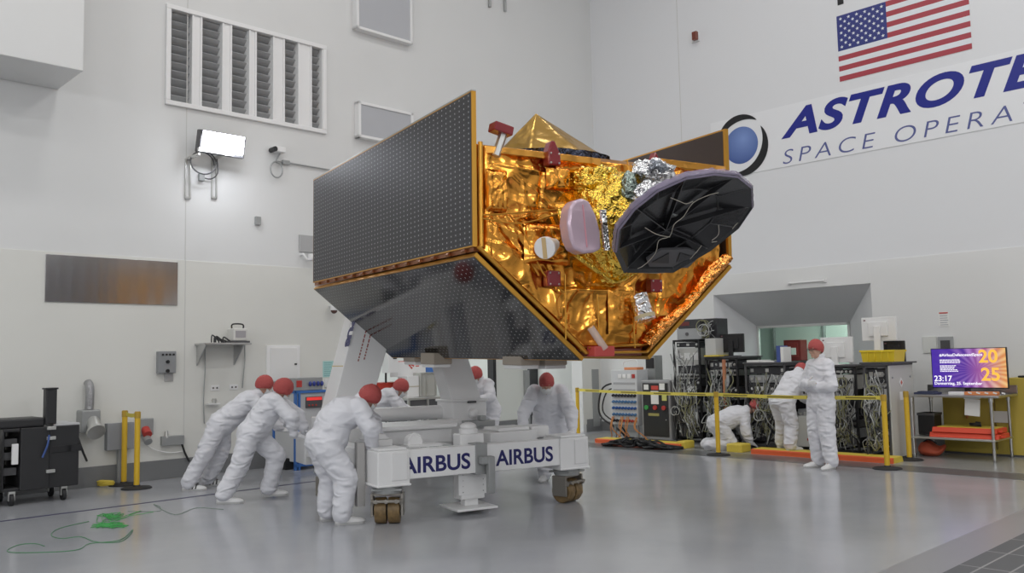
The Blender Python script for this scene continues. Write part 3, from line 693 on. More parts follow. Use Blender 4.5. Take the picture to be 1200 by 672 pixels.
def solar(name, base, rough, coat, dot, px_, pz_, rad, line):
    m = bpy.data.materials.new(name); m.use_nodes = True; nt = m.node_tree; b = nt.nodes['Principled BSDF']
    uv = nt.nodes.new('ShaderNodeUVMap'); sep = nt.nodes.new('ShaderNodeSeparateXYZ'); nt.links.new(uv.outputs[0], sep.inputs[0])
    def math_(op, a, b_=None, c=None):
        n = nt.nodes.new('ShaderNodeMath'); n.operation = op
        for i, v in enumerate((a, b_, c)):
            if v is None: continue
            if isinstance(v, (int, float)): n.inputs[i].default_value = v
            else: nt.links.new(v, n.inputs[i])
        return n.outputs[0]
    fx = math_('SUBTRACT', math_('FRACT', math_('DIVIDE', sep.outputs[0], px_)), .5); fz = math_('SUBTRACT', math_('FRACT', math_('DIVIDE', sep.outputs[1], pz_)), .5)
    ax = math_('MULTIPLY', fx, px_); az = math_('MULTIPLY', fz, pz_)
    d = math_('SQRT', math_('ADD', math_('MULTIPLY', ax, ax), math_('MULTIPLY', az, az)))
    dotm = math_('LESS_THAN', d, rad)
    ln = math_('MAXIMUM', math_('GREATER_THAN', math_('ABSOLUTE', fx), .5-line/px_), math_('GREATER_THAN', math_('ABSOLUTE', fz), .5-line/pz_))
    m1 = nt.nodes.new('ShaderNodeMixRGB'); m1.inputs[1].default_value = (*base, 1); m1.inputs[2].default_value = (*[c*.35 for c in base], 1); nt.links.new(ln, m1.inputs[0])
    m2 = nt.nodes.new('ShaderNodeMixRGB'); m2.inputs[2].default_value = (*dot, 1); nt.links.new(dotm, m2.inputs[0]); nt.links.new(m1.outputs[0], m2.inputs[1])
    nt.links.new(m2.outputs[0], b.inputs['Base Color']); b.inputs['Roughness'].default_value = rough
    b.inputs['Coat Weight'].default_value = coat; b.inputs['Coat Roughness'].default_value = .03
    MT[name] = m; return m
SOL1 = solar('upper_solar_cells', (.026, .025, .028), .42, .0, (.48, .48, .49), .082, .0435, .0066, .004)
SOL2 = solar('lower_solar_cells', (.012, .012, .014), .09, .0, (.48, .48, .48), .082, .0435, .0066, .002)
def uvquad(name, P, material, parent, w_, h_):
    me = bpy.data.meshes.new(name); me.from_pydata([tuple(p) for p in P], [], [(0, 1, 2, 3)]); me.materials.append(material)
    uv = me.uv_layers.new(name='UVMap')
    for l, c in zip(uv.data, ((0, 0), (w_, 0), (w_, h_), (0, h_))): l.uv = c
    o = bpy.data.objects.new(name, me); C.objects.link(o); o.parent = parent; return o

sat = thing('satellite', 'large house-shaped satellite wrapped in gold foil with dark solar panels, carried on the white trolley', 'satellite', MSAT)
# core body
TZ = F(566, 168).z
TZR = TZ
mb = MB(); mb.prism([(.06, -.03), (SW/2-WC, -HS+.03), (SW/2+WC, -HS+.03), (SW-.06, -.03), (SW-.06, TZ-.03), (.06, TZ-.03)], .10, SL-.05)
mb.build('body_shell', GOLD2, sat)
# crumpled front blanket
def ridge(p, s, seed): return 1-abs(noise.noise(V((p[0]*s+seed, p[1]*s-seed, seed*.7))))*2
patches = []
random.seed(11)
for k in range(70):       # straight random folds radiating over the blanket
    cx_, cz_ = random.uniform(.1, 2.5), random.uniform(-.75, .8); an = random.uniform(0, PI); patches.append((cx_, cz_, math.cos(an), math.sin(an), random.uniform(.12, .45), random.uniform(.006, .018)*random.choice((-1, 1))))
def crumple(x, z):
    h = .034*ridge((x, z), 1.5, 3.1) + .020*ridge((x*1.0, z*1.5), 3.3, 8.3) + .006*ridge((x, z), 9, 1.7)
    for cx_, cz_, c_, s_, L_, a_ in patches:
        dx, dz = x-cx_, z-cz_; u = dx*c_+dz*s_; v = -dx*s_+dz*c_
        if abs(u) < L_ and abs(v) < .09:
            h += a_*max(0, 1-abs(v)/.035-(abs(u)/L_)**2*.6)
    return h
def zlow(x):
    if x < SW/2-WC: return -HS*(x-.0)/(SW/2-WC)
    if x < SW/2+WC: return -HS
    return -HS*(SW-x)/(SW/2-WC)
def grid_mesh(fn, nu, nv):
    mb = MB(); G = [[mb._v(fn(i/nu, j/nv)) for j in range(nv+1)] for i in range(nu+1)]
    for i in range(nu):
        for j in range(nv): mb.face([G[i][j], G[i+1][j], G[i+1][j+1], G[i][j+1]])
    return mb
def front(u, v):
    x = .035 + u*(SW-.07); zl = zlow(x)+.01; z = zl + v*(TZ-zl)
    e = min(u, 1-u, v, 1-v); k = min(1, e/.03)
    return V((x, .04 - k*(.03+crumple(x, z)), z))
grid_mesh(front, 230, 170).build('front_blanket', GOLD, sat, smooth='all')
# top blanket
def top(u, v):
    x = .05+u*(SW-.1); y = .05+v*(SL-.15)
    e = min(u, 1-u, v, 1-v); k = min(1, e/.03); return V((x, y, TZ-.04+k*(.02+.5*crumple(x, y*.6))))
grid_mesh(top, 60, 60).build('top_blanket', GOLD2, sat, smooth='all')
# foil flaps with seams on the front
random.seed(21)
def flap(p0, p1, d, material, name, amp=.02, n=22, seed=0):
    a, b_ = F(*p0), F(*p1)
    def fn(u, v):
        x = a.x+(b_.x-a.x)*u; z = b_.z+(a.z-b_.z)*v; e = min(u, 1-u, v, 1-v); k = min(1, e/.10)
        return V((x, -.05-k*(d+amp*ridge((x, z), 9, seed)+amp*.5*ridge((x, z), 21, seed+2)), z))
    return grid_mesh(fn, n, n).build(name, material, sat, smooth='all')
flap((566, 172), (700, 196), .02, GOLD2, 'upper_flap', .008, 30, 1)
flap((566, 199), (590, 250), .03, GOLD, 'foil_pocket', .022, 22, 2)
flap((636, 196), (664, 226), .03, GOLD, 'foil_pocket', .02, 16, 3)
flap((610, 262), (664, 312), .04, GOLD, 'foil_pocket', .02, 22, 5)
flap((708, 336), (742, 392), .01, GOLD, 'foil_pocket', .012, 22, 8)
flap((760, 186), (846, 206), .03, GOLD2, 'upper_flap', .008, 26, 9)
for p in ([(566, 252), (600, 250), (668, 244)], [(566, 256), (612, 262), (660, 248)], [(662, 322), (663, 398)], [(700, 345), (702, 396)], [(742, 372), (744, 408)], [(610, 262), (636, 320), (664, 345)], [(690, 408), (760, 404)], [(735, 188), (737, 204)], [(770, 190), (838, 206)]):
    mb = MB(); mb.tube([F(q[0], q[1], -.075) for q in p], .007, n=6, smooth=3); mb.build('seam', EDGE, sat, smooth=True)
# solar panels
mb = MB(); mb.bx(-.04, 0, -.03, SL, 0, HP); mb.build('upper_left_panel', EDGE, sat)
o = sat.children[-1]; up_left = [c for c in C.objects if c.name.startswith('upper_left_panel')][0]
uvquad('solar_cells', [(-.0415, -.02, .012), (-.0415, SL-.01, .012), (-.0415, SL-.01, HP-.012), (-.0415, -.02, HP-.012)], SOL1, up_left, SL-.01, HP-.024)
mb = MB(); mb.bx(-.043, .0, -.033, SL, HP-.002, HP+.008); mb.build('edge_strip', STEEL, up_left)
rp = MB(); rp.bx(SW, SW+.04, -.03, SL, 0, HP); up_right = rp.build('upper_right_panel', EDGE, sat)
uvquad('solar_cells', [(SW-.002, -.0, .03), (SW-.002, SL-.03, .03), (SW-.002, SL-.03, HP-.015), (SW-.002, -.0, HP-.015)], mat('panel_back', (.035, .022, .016), .4), up_right, SL, HP)
# hinge line between the left panels
mb = MB(); mb.bx(-.02, .03, .0, SL, -.035, .0)
for k in range(14): mb.cyl((-.035, .1+k*.29, -.02), (-.035, .16+k*.29, -.02), .016, n=8)
mb.build('hinge_line', mat('copper_brown', (.30, .12, .05), .35, .7), sat)
d = V((SW/2-WC, 0, -HS)); Ld = d.length; d.normalize(); nrm = V((-d.z*-1, 0, 0))
nrm = V((d.z, 0, -d.x))      # outward, left and down
for side, nm in ((0, 'lower_left_panel'), (1, 'lower_right_panel')):
    def mp_(p): return V((SW-p.x, p.y, p.z)) if side else p
    P0 = V((-.01, 0, -.045)); P1 = P0 + d*(Ld-.01)
    pts = [P0, P1, P1+nrm*.035, P0+nrm*.035]
    mb = MB(); A = [mb._v(mp_(V((p.x, -.035, p.z)))) for p in pts]; B = [mb._v(mp_(V((p.x, SL, p.z)))) for p in pts]
    for i in range(4): mb.face([A[i], A[(i+1) % 4], B[(i+1) % 4], B[i]])
    mb.face(A); mb.face(B); pn = mb.build(nm, EDGE, sat)
    q0 = P0+nrm*.037+d*.012; q1 = P1+nrm*.037-d*.012
    uvquad('solar_cells', [mp_(V((q0.x, -.02, q0.z))), mp_(V((q0.x, SL-.01, q0.z))), mp_(V((q1.x, SL-.01, q1.z))), mp_(V((q1.x, -.02, q1.z)))], SOL2, pn, SL-.01, Ld-.03)
    if side == 0:
        # mirrored digits printed near the front edge
        Mx = Matrix(((0, d.x, -nrm.x, 0), (1, 0, 0, 0), (0, d.z, -nrm.z, 0), (0, 0, 0, 1)))
# underside and its pads
mb = MB(); mb.bx(SW/2-WC+.02, SW/2+WC-.02, .0, SL, -HS-.03, -HS+.03); mb.build('bottom_plate', mat('bottom_rail', (.20, .06, .04), .4), sat)
pad = mat('pad_tan', (.38, .33, .27), .5)
for p0, p1, yy in (((610, 415), (633, 428), .9), ((639, 415), (665, 428), .9), ((508, 416), (530, 427), 2.6), ((486, 416), (505, 424), 3.4)):
    a, b_ = F(*p0, yy), F(*p1, yy)
    mb = MB(); mb.bx(a.x, b_.x, yy, yy+.35, b_.z, -HS+.0); pd_ = mb.build('underside_unit', pad, sat, bevel=.01)
    mb = MB(); mb.bx(a.x+.01, b_.x-.01, yy+.01, yy+.34, b_.z-.035, b_.z); mb.build('white_cap', WHITE2, pd_, bevel=.008)
# foil strip along the lower right edge and gold piping of the left one
def strip(u, v):
    P0 = V((SW-.03, 0, -.03)); P1 = V((SW/2+WC+.0, 0, -HS+.01)); dd = (P1-P0); n_ = V((-.62, 0, .78)); 
    p = P0+dd*u + n_*(v*.13*(.75+.25*math.sin(u*9)))
    k = math.sin(PI*v); return V((p.x, -.05-.07*k-.025*ridge((u*3, v), 5, 4)-.015*ridge((u*9, v*2), 6, 9), p.z))
grid_mesh(strip, 120, 12).build('edge_blanket', ORF, sat, smooth='all')
mb = MB(); mb.tube([(.0, -.045, -.0), (SW/2-WC, -.045, -HS)], .018, n=8); mb.tube([(SW/2-WC, -.045, -HS), (SW/2+WC, -.045, -HS)], .012, n=8); mb.tube([(SW/2+WC, -.045, -HS), (SW, -.045, 0)], .016, n=8)
mb.tube([(.035, -.03, .0), (.035, -.03, TZ)], .02, n=8); mb.build('edge_piping', EDGE, sat, smooth=True)
# pyramid tent on top
ap = F(628, 133, .75); bl, br_ = F(584, 170, .75), F(700, 170, .75)
base_z = TZ+.075; R_ = (br_.x-bl.x)/2; cx_ = (bl.x+br_.x)/2
mb = MB(); N = 8; ring = [V((cx_+R_*math.cos(PI/8+k*PI/4), .75+R_*.8*math.sin(PI/8+k*PI/4), base_z+.02)) for k in range(N)]
def tent(u, v):
    a_ = 2*PI*u; k8 = a_/(PI/4); f_ = k8-math.floor(k8); r0 = 1/ math.cos((f_-.5)*PI/4)*math.cos(PI/8)
    r_ = R_*(1-v)*r0*(1+.03*ridge((u*8, v), 2, 2))
    return V((cx_+(ap.x-cx_)*v+r_*math.cos(a_), .75+r_*.8*math.sin(a_), base_z+.05+(ap.z-base_z-.05)*v+.0*v))
grid_mesh(tent, 64, 14).build('tent', foil_mat('olive_foil', (.60, .36, .09), .26, 4, .3), sat, smooth=True)
def skirt(u, v):
    a_ = 2*PI*u; r_ = R_*(1.03+.04*ridge((u*20, v*2), 1.5, 5)); return V((cx_+.04+r_*1.02*math.cos(a_), .75+r_*.8*math.sin(a_), TZ-.03+(base_z+.05-TZ+.03)*v))
grid_mesh(skirt, 96, 5).build('tent_skirt', DFOIL, sat, smooth='all')
# red covers
RC = mat('cover_red', (.22, .015, .02), .22, coat=.4)
def cover(p0, p1, d, name='red_cover', m_=RC, y0=-.03):
    a, b_ = F(*p0, -d), F(*p1, -d); mb = MB(); mb.bx(a.x, b_.x, -d, y0, b_.z, a.z); o = mb.build(name, m_, sat, bevel=.012)
    mb = MB()
    for q in ((.18, .15), (.82, .15), (.18, .85), (.82, .85)): mb.sph((a.x+(b_.x-a.x)*q[0], -d, b_.z+(a.z-b_.z)*q[1]), .008, 8, 6)
    mb.build('cover_screws', STEEL, o, smooth=True); return o
a, b_ = F(641, 166, -.10), F(656, 195, -.10)
mb = MB(); w_ = b_.x-a.x
mb.prism([(a.x+.005, b_.z), (b_.x, b_.z), (b_.x+.0, a.z-.10), (a.x+w_*.55, a.z+.01), (a.x+w_*.3, a.z+.01), (a.x, a.z-.08)], -.12, -.02); o = mb.build('red_cover', RC, sat, bevel=.012)
mb = MB()
for q in ((.2, .1), (.85, .1), (.2, .5), (.85, .5)): mb.sph((a.x+w_*q[0], -.12, b_.z+(a.z-b_.z)*q[1]), .009, 8, 6)
mb.build('cover_screws', STEEL, o, smooth=True)
cover((642, 317), (658, 336), .11); cover((763, 327), (777, 343), .11)
a, b_ = F(760, 181, -.0), F(771, 196, -.0)
mb = MB(); mb.prism([(a.x, b_.z), (b_.x+.03, b_.z), ((a.x+b_.x)/2, a.z+.02)], -.04, .04); mb.build('red_pennant', RC, sat, bevel=.005)
a, b_ = F(697, 406, -.14), F(721, 418, -.14); mb = MB(); mb.bx(a.x, b_.x, -.14, -.02, b_.z, a.z); mb.build('red_end_cap', mat('cap_red', (.50, .07, .06), .5), sat, bevel=.01)
clr = mat('clear_tube', (.75, .62, .55), .1, alpha=.6)
a, b_ = F(692, 384, -.10), F(709, 409, -.13); mb = MB(); mb.cyl(a, b_, .032); mb.build('clear_tube', clr, sat, smooth=True)
a, b_ = F(576, 148, -.06), F(598, 156, -.06); mb = MB(); mb.box(((a.x+b_.x)/2, -.06, (a.z+b_.z)/2), (b_.x-a.x, .12, .075), RY(math.radians(12))); mb.build('red_cap', RC, sat, bevel=.01)
a, b_ = F(590, 156, -.06), F(581, 183, -.06); mb = MB(); mb.cyl(a, b_, .035, n=6); mb.build('cap_stem', ALU, sat)
# white horn
a = F(638, 291, -.20); b_ = F(652, 285, -.02)
ax = (a-b_).normalized(); mb = MB(); mb.cyl(b_, a-ax*.04, .055, .06, n=24); mb.build('horn_stem', WHITE2, sat, smooth=True)
mb = MB(); mb.cyl(a-ax*.07, a, .085, .09, n=28); hn = mb.build('horn_disc', WHITE2, sat, smooth=True, bevel=.006)
u_ = ax.orthogonal().normalized(); Rm = ax.to_track_quat('Z', 'Y').to_matrix()
mb = MB(); mb.box(a+ax*.002, (.035, .17, .004), Rm); mb.build('tape_strip', mat('tan_tape', (.62, .45, .22), .5), hn)
# silver cylinder low right
a, b_ = F(748, 346, -.14), F(757, 376, -.20); mb = MB(); mb.cyl(a, b_, .075, .085, n=24); sc_ = mb.build('silver_canister', SILV, sat, smooth=True)
mb = MB(); dd = (b_-a).normalized(); mb.cyl(b_-dd*.05, b_-dd*.02, .089, n=24); mb.build('band', mat('band_tan', (.6, .5, .3), .4), sc_, smooth=True)
# big crumpled yellow foil mound behind the dish
def blob(c, r, name, material, amp=.05, n=70, seed=0, tip=None):
    c = V(c)
    def fn(u, v):
        th = PI*v; ph = 2*PI*u; d_ = V((math.sin(th)*math.cos(ph), math.sin(th)*math.sin(ph), math.cos(th)))
        ns = noise.noise(d_*2.3+V((seed, 0, 0)))*1.2 + (1-2*abs(noise.noise(d_*5+V((0, seed, 0)))))*.6 + (1-2*abs(noise.noise(d_*11+V((0, 0, seed)))))*.3
        p = V((c.x+d_.x*(r[0]+amp*ns), c.y+d_.y*(r[1]+amp*ns), c.z+d_.z*(r[2]+amp*ns)))
        if tip: t_ = max(0, -d_.z); p.x += tip[0]*t_**2; p.z += tip[1]*t_**3
        return p
    return grid_mesh(fn, n, n//2).build(name, material, sat, smooth='all')
c = F(722, 258, -.12); blob((c.x, -.08, c.z), (.40, .36, .38), 'feed_blanket', YGOLD, .045, 110, 3, tip=(.0, -.14))
c = F(700, 215, -.05); blob((c.x, -.05, c.z), (.24, .17, .12), 'feed_blanket', YGOLD, .04, 60, 7)
c = F(727, 222, -.30); blob((c.x, -.42, c.z), (.06, .05, .11), 'grey_green_wrap', foil_mat('grey_green_foil', (.35, .42, .38), .25, 14, .6), .02, 30, 2)
c = F(755, 206, -.30); blob((c.x, -.42, c.z), (.20, .08, .075), 'silver_wrap', SILV, .04, 50, 5)
c = F(762, 199, -.40); blob((c.x, -.46, c.z), (.11, .06, .05), 'grey_wrap', foil_mat('grey_foil', (.30, .32, .36), .2, 16, .7), .02, 36, 9)
c = F(753, 230, -.40); blob((c.x, -.48, c.z), (.13, .06, .09), 'silver_wrap', SILV, .03, 50, 12)
# lilac filmed drum with silver strip
LIL = mat('lilac_film', (.60, .46, .54), .2, metal=.35, bump=.3, bscale=7)
poly = [F(x_, y_, -.52) for x_, y_ in ((668, 243), (674, 235), (683, 232), (691, 236), (699, 252), (704, 272), (705, 292), (697, 296), (684, 297), (674, 292), (669, 280), (666, 262))]
mb = MB(); mb.prism([(p_.x, p_.z) for p_ in poly], -.52, -.38); mb.build('filmed_drum', LIL, sat, bevel=.022, smooth=True, seg=4)
mb = MB(); q0 = F(688, 290, -.523); q1 = F(683, 240, -.523); mb.cyl(q0, q1, .006); mb.build('drum_seam', mat('pink_seam', (.55, .25, .30), .4), sat)
mb = MB(); a = F(711, 294, -.50); b_ = F(706, 246, -.50); mb.box((a+b_)/2, (.05, .03, (b_-a).length), RY(math.radians(-6))); mb.build('silver_strip', SILV, sat, bevel=.004)
mb = MB(); a = F(676, 300, -.3); b_ = F(720, 331, -.22); c = F(740, 322, -.2); mb.tube([F(655, 246, -.2), F(664, 285, -.28), a, F(700, 318, -.26), b_, c], .02, n=8); mb.build('mound_rim', YGOLD, sat, smooth=True)
# black antenna dish, wrapped at its rim
DC = adep(803, 263, 6.75); vv = (CAM-DC).normalized()
im = RT*.5 - UP*.866; nd = (vv*.52 + im*.854).normalized(); 
def dpt(px, py, off=0):
    d_ = ray(px, py); t_ = ((DC+nd*off)-CAM).dot(nd)/d_.dot(nd); return MSI @ (CAM+d_*t_)
MSI = MSAT.inverted(); ndl = (MSI.to_3x3() @ nd).normalized()
OUT = [(720, 296), (723, 270), (742, 245), (770, 223), (804, 208), (838, 203), (866, 206), (882, 219), (883, 243), (866, 268), (832, 295), (789, 320), (731, 320)]
rim = [dpt(*p) for p in OUT]; cen = dpt(803, 263); hubc = dpt(786, 280)
back = [p - ndl*.055 + (cen-p)*.03 for p in rim]
inr = [p - ndl*.01 + (cen-p)*.07 for p in rim]
flo = [p - ndl*.10 + (hubc-p)*.36 for p in rim]
mb = MB(); n = len(rim)
R0_ = [mb._v(p) for p in rim]; R1 = [mb._v(p) for p in inr]; R2 = [mb._v(p) for p in flo]; R3 = [mb._v(p) for p in back]
c0 = mb._v(hubc-ndl*.15); c1 = mb._v(cen-ndl*.21)
for i in range(n):
    j = (i+1) % n
    mb.face([R0_[i], R0_[j], R1[j], R1[i]]); mb.face([R1[i], R1[j], R2[j], R2[i]]); mb.face([R2[i], R2[j], c0]); mb.face([R0_[i], R3[i], R3[j], R0_[j]]); mb.face([R3[i], c1, R3[j]])
dish = mb.build('antenna_dish', CFRP, sat)
for i in range(0, n, 2):
    mb = MB(); p, q = inr[i], hubc-ndl*.085
    top0, top1 = p-ndl*.005, q
    bot0, bot1 = p-ndl*.05, hubc-ndl*.13
    s_ = (p-cen).cross(ndl).normalized()*.004
    mb.loft([[top0-s_, top0+s_, bot0+s_, bot0-s_], [top1-s_, top1+s_, bot1+s_, bot1-s_]]); mb.build('rib', mat('rib_black', (.02, .02, .022), .22), dish)
mb = MB()
for ang in range(0, 360, 60):
    pass
hub = [dpt(758, 304, -.02), dpt(775, 293, -.02), dpt(806, 292, -.02), dpt(823, 298, -.02), dpt(806, 314, -.02), dpt(762, 316, -.02)]
mb.loft([[p for p in hub], [p-ndl*.02 for p in hub]]); mb.build('hub_plate', mat('hub_grey', (.085, .085, .09), .5), dish)
for tri in (((764, 308), (784, 297), (784, 309)), ((793, 308), (797, 297), (815, 302))):
    mb = MB(); P_ = [dpt(*p, -.012) for p in tri]; mb.loft([P_, [p-ndl*.006 for p in P_]]); mb.build('hub_opening', BLACK, dish)
WIRE = mat('cream_wire', (.55, .50, .42), .5)
for L in ([(733, 318), (752, 313), (768, 297), (772, 282), (785, 277), (790, 263), (801, 254), (812, 238), (830, 229), (842, 226)], [(786, 232), (796, 236), (804, 239), (812, 236)], [(785, 278), (770, 275), (756, 267)], [(733, 319), (788, 319), (812, 300), (822, 288)], [(834, 282), (842, 275), (842, 264)], [(834, 284), (850, 280), (860, 266), (870, 256)]):
    mb = MB(); mb.tube([dpt(x, y, -.012) for x, y in L], .0028, n=5, smooth=3); mb.build('wire', WIRE, dish, smooth=True)
FILM = mat('lilac_wrap', (.34, .29, .42), .15, alpha=.6, bump=.8, bscale=20)
def film(u, v):
    idx = u*9.0; i = int(min(8, math.floor(idx))); f_ = idx-i; ii = (0+i) % n; jj = (ii+1) % n
    p = rim[ii].lerp(rim[jj], f_); b2 = back[ii].lerp(back[jj], f_); q = p.lerp(b2, v) + (p-cen).normalized()*(.006+.011*ridge((u*22, v*2.5), 1.5, 6)*(.4+v))
    if v < .01: q = p+ndl*.008+(cen-p)*.03
    return q
grid_mesh(film, 140, 8).build('rim_film', FILM, dish, smooth='all')
mb = MB(); mb.cyl(cen-ndl*.2, V((cen.x-.15, -.05, cen.z+.05)), .09, n=16); mb.build('dish_mount', GREYM, sat)
# rear adapter ring
mb = MB(); mb.lathe([(.42, 0), (.50, 0), (.50, .06), (.46, .08), (.46, .22), (.50, .24), (.50, .30), (.42, .30)], (SW/2, SL-.05, .0), 48, RX(math.radians(-90))); mb.build('adapter_ring', ALU, sat, smooth=True)

mb = MB(); mb.tube([p+ndl*.004 for p in flo], .006, n=5, smooth=0, closed=True)
for i in range(0, n): mb.tube([inr[i]-ndl*.002, flo[i]+ndl*.004], .005, n=5, smooth=0)
mb.build('stiffener_lines', mat('stiffener_grey', (.06, .06, .062), .3), dish)
# ================================================================== THE TROLLEY
tro = thing('transport_trolley', 'white wheeled steel trolley lettered in dark blue, carrying the satellite on two leaning arms', 'trolley', MS)
def letter(s, M_, size, parent, m_=NAVY, name='lettering', **k): return text_obj(name, s, size, M_, m_, parent, **k)
YF = 2.12
# front beam in two halves
zb_, zt_ = .43, .715
lxm = (Sw(557, 545, YF).x+Sw(571, 545, YF).x)/2
for x0, x1, s_, p0, p1 in ((.30, lxm, 'AIRBUS', (470, 556), (551, 552)), (lxm, 2.10, 'AIRBUS', (581, 549), (648, 542))):
    mb = MB(); mb.bx(x0, x1, YF, YF+.16, zb_, zt_); bm_ = mb.build('front_beam', WHITE, tro, bevel=.008)
    tx0 = Sw(p0[0], 545, YF).x; tx1 = Sw(p1[0], 540, YF).x
    vs, _ = text_mesh('AIRBUS', 1, offset=.022); ww = max(v.x for v in vs)-min(v.x for v in vs); hh_ = max(v.z for v in vs)-min(v.z for v in vs)
    zc0 = Sw(p0[0], p0[1], YF).z; hgt = .165
    M_ = T((tx0-min(v.x for v in vs)*(tx1-tx0)/ww, YF-.0015, .487)) @ Matrix.Diagonal(((tx1-tx0)/ww, 1, hgt/hh_, 1))
    text_obj('lettering', 'AIRBUS', 1, M_, NAVY, bm_, offset=.022, extrude=.001)
lx0, lx1 = Sw(557, 545, YF).x, Sw(571, 545, YF).x; ly0, ly1 = Sw(571, 545, YF-.08).x, Sw(579, 545, YF-.08).x
mb = MB(); mb.bx(lx0, lx1, YF-.01, YF+.17, zb_-.02, zt_+.015); mb.build('centre_splice', GREYM, tro, bevel=.006)
mb = MB(); mb.bx(lx0+.03, ly1, YF-.10, YF-.01, .52, .60); mb.bx(ly0, ly1, YF-.11, YF-.04, .22, .60); mb.build('tow_latch', GREYM, tro, bevel=.012)
# centre post and foot
mb = MB(); mb.bx(.97, 1.25, YF+.16, YF+.34, .14, .82); po = mb.build('centre_post', WHITE, tro, bevel=.012)
mb = MB()
for z_ in (.22, .28, .34, .40):
    for x_ in (.99, 1.23): mb.cyl((x_, YF+.155, z_), (x_, YF+.17, z_), .008, n=8)
mb.build('bolt_holes', DGREY, po)
mb = MB(); mb.bx(.94, 1.28, YF+.155, YF+.165, .19, .44); mb.build('bolt_plate', WHITE, tro, bevel=.004)
mb = MB(); mb.bx(.86, 1.33, YF+.02, YF+.48, .045, .07); mb.bx(1.03, 1.19, YF+.2, YF+.3, .07, .2); mb.build('foot_plate', WHITE, tro, bevel=.006)
mb = MB(); mb.cyl((1.11, YF+.25, .82), (1.11, YF+.25, .87), .10); mb.sph((1.11, YF+.25, .89), (.09, .09, .05)); mb.build('jack_head', WHITE, tro, smooth=True)
# corner columns with casters
def caster(x, y, ang, parent):
    cr = bpy.data.objects.new('caster', None); C.objects.link(cr); cr.parent = parent; cr.location = (x, y, 0); cr.rotation_euler = (0, 0, ang)
    mb = MB(); mb.cyl((0, 0, .30), (0, 0, .375), .14, n=28); mb.bx(-.15, .15, -.14, .14, .33, .35); mb.build('swivel_plate', GREYM, cr, bevel=.004)
    mb = MB()
    for s_ in (-1, 1):
        mb.bx(s_*.148-.012, s_*.148+.012, -.10, .09, .08, .30)
        mb.box((s_*.14, -.06, .24), (.03, .14, .05), RX(.4))
    mb.bx(-.14, .14, -.07, .07, .275, .30); mb.bx(-.13, .13, -.155, -.12, .22, .245)
    for s_ in (-1, 0, 1): mb.cyl((s_*.10, -.16, .23), (s_*.10, -.12, .23), .022, n=10)
    mb.build('fork', mat('cast_steel', (.33, .31, .28), .4, .8), cr, bevel=.004)
    for s_ in (-1, 1):
        mb = MB(); mb.lathe([(.03, -.058), (.085, -.055), (.10, -.06), (.122, -.056), (.128, -.045), (.128, .045), (.122, .056), (.10, .06), (.085, .055), (.03, .058)], (s_*.066, 0, .128), 36, RY(PI/2))
        mb.build('wheel', [BRASS], cr, smooth=True)
        mb = MB(); mb.cyl((s_*.066-.063, 0, .128), (s_*.066+.063, 0, .128), .05, n=20); mb.build('wheel_hub', GREYM, cr, smooth=True)
    return cr
for nm, x0, x1, y0, ang in (('left', -.02, .32, YF-.02, math.radians(-28)), ('right', 2.10, 2.47, YF-.02, math.radians(20))):
    mb = MB(); mb.bx(x0, x1, y0, y0+.36, .385, .72); mb.bx(x0-.012, x1+.012, y0-.012, y0+.372, .372, .395); mb.bx(x0+.02, x1-.02, y0+.02, y0+.34, .72, .745)
    colm = mb.build('corner_column', WHITE, tro, bevel=.015)
    mb = MB(); mb.bx(x0+(.14 if nm == 'left' else .18), x1-.03, y0-.012, y0, .43, .70); mb.build('cover_plate', WHITE2, colm, bevel=.006)
    caster((x0+x1)/2, y0+.17, ang, tro)
# side beams towards the rear
for x0, x1 in ((.02, .22), (2.24, 2.44)):
    mb = MB(); mb.bx(x0, x1, YF+.3, 5.0, .46, .70); mb.bx(x0-.01, x1+.01, YF+.34, YF+.40, .44, .715); sb = mb.build('side_beam', WHITE, tro, bevel=.01)
    mb = MB(); mb.bx(x0-.02, x1+.02, 4.6, 5.0, .36, .74); mb.build('rear_column', WHITE, tro, bevel=.015)
    caster((x0+x1)/2, 3.95 if x0 < 1 else 4.8, .4, tro)
mb = MB(); mb.bx(.2, 2.26, 4.75, 4.95, .46, .70); mb.build('rear_beam', WHITE, tro, bevel=.01)
mb = MB(); mb.bx(-.015, .11, YF+.34, YF+.46, .02, .76); mb.bm.free()
mb = MB(); mb.bx(-.13, -.05, YF+.25, YF+.33, .17, .80); mb.build('guard_plate', mat('guard_grey', (.42, .41, .40), .4, .5), tro, bevel=.004)
# small boxes on the deck
mb = MB(); mb.bx(.0, .30, YF+.38, YF+.66, .70, .80); mb.prism([(.02, .80), (.28, .80), (.22, .86), (.08, .86)], YF+.40, YF+.62); mb.build('deck_box', WHITE, tro, bevel=.012)
mb = MB(); mb.cyl((.52, YF+.3, .76), (.52, YF+.42, .76), .08, n=24); mb.bx(.40, .78, YF+.2, YF+.4, .715, .74); mb.tube([(.44, YF+.3, .78), (.50, YF+.3, .85), (.58, YF+.3, .82)], .01); mb.build('hand_crank', WHITE, tro, smooth=True)
mb = MB(); mb.bx(.27, 1.10, 2.75, 3.35, .70, .86); mb.bx(.22, 1.15, 2.70, 3.40, .86, .91); mb.build('drive_box', WHITE, tro, bevel=.015)
a = Sw(585, 525, 2.5); b_ = Sw(645, 512, 2.5)
mb = MB(); mb.bx(1.42, 2.02, 2.45, 2.95, .62, .80); mb.bx(1.55, 1.95, 2.50, 2.85, .80, .84); mb.build('deck_tray', WHITE, tro, bevel=.012)
mb = MB(); mb.bx(2.0, 2.24, 2.55, 2.9, .70, .83); mb.build('deck_box', WHITE, tro, bevel=.015)
mb = MB(); mb.bx(1.62, 1.95, 3.3, 3.8, .80, .87); mb.bx(1.75, 1.83, 3.3, 3.4, .87, .93); mb.build('rear_bracket', GREYM, tro, bevel=.01)
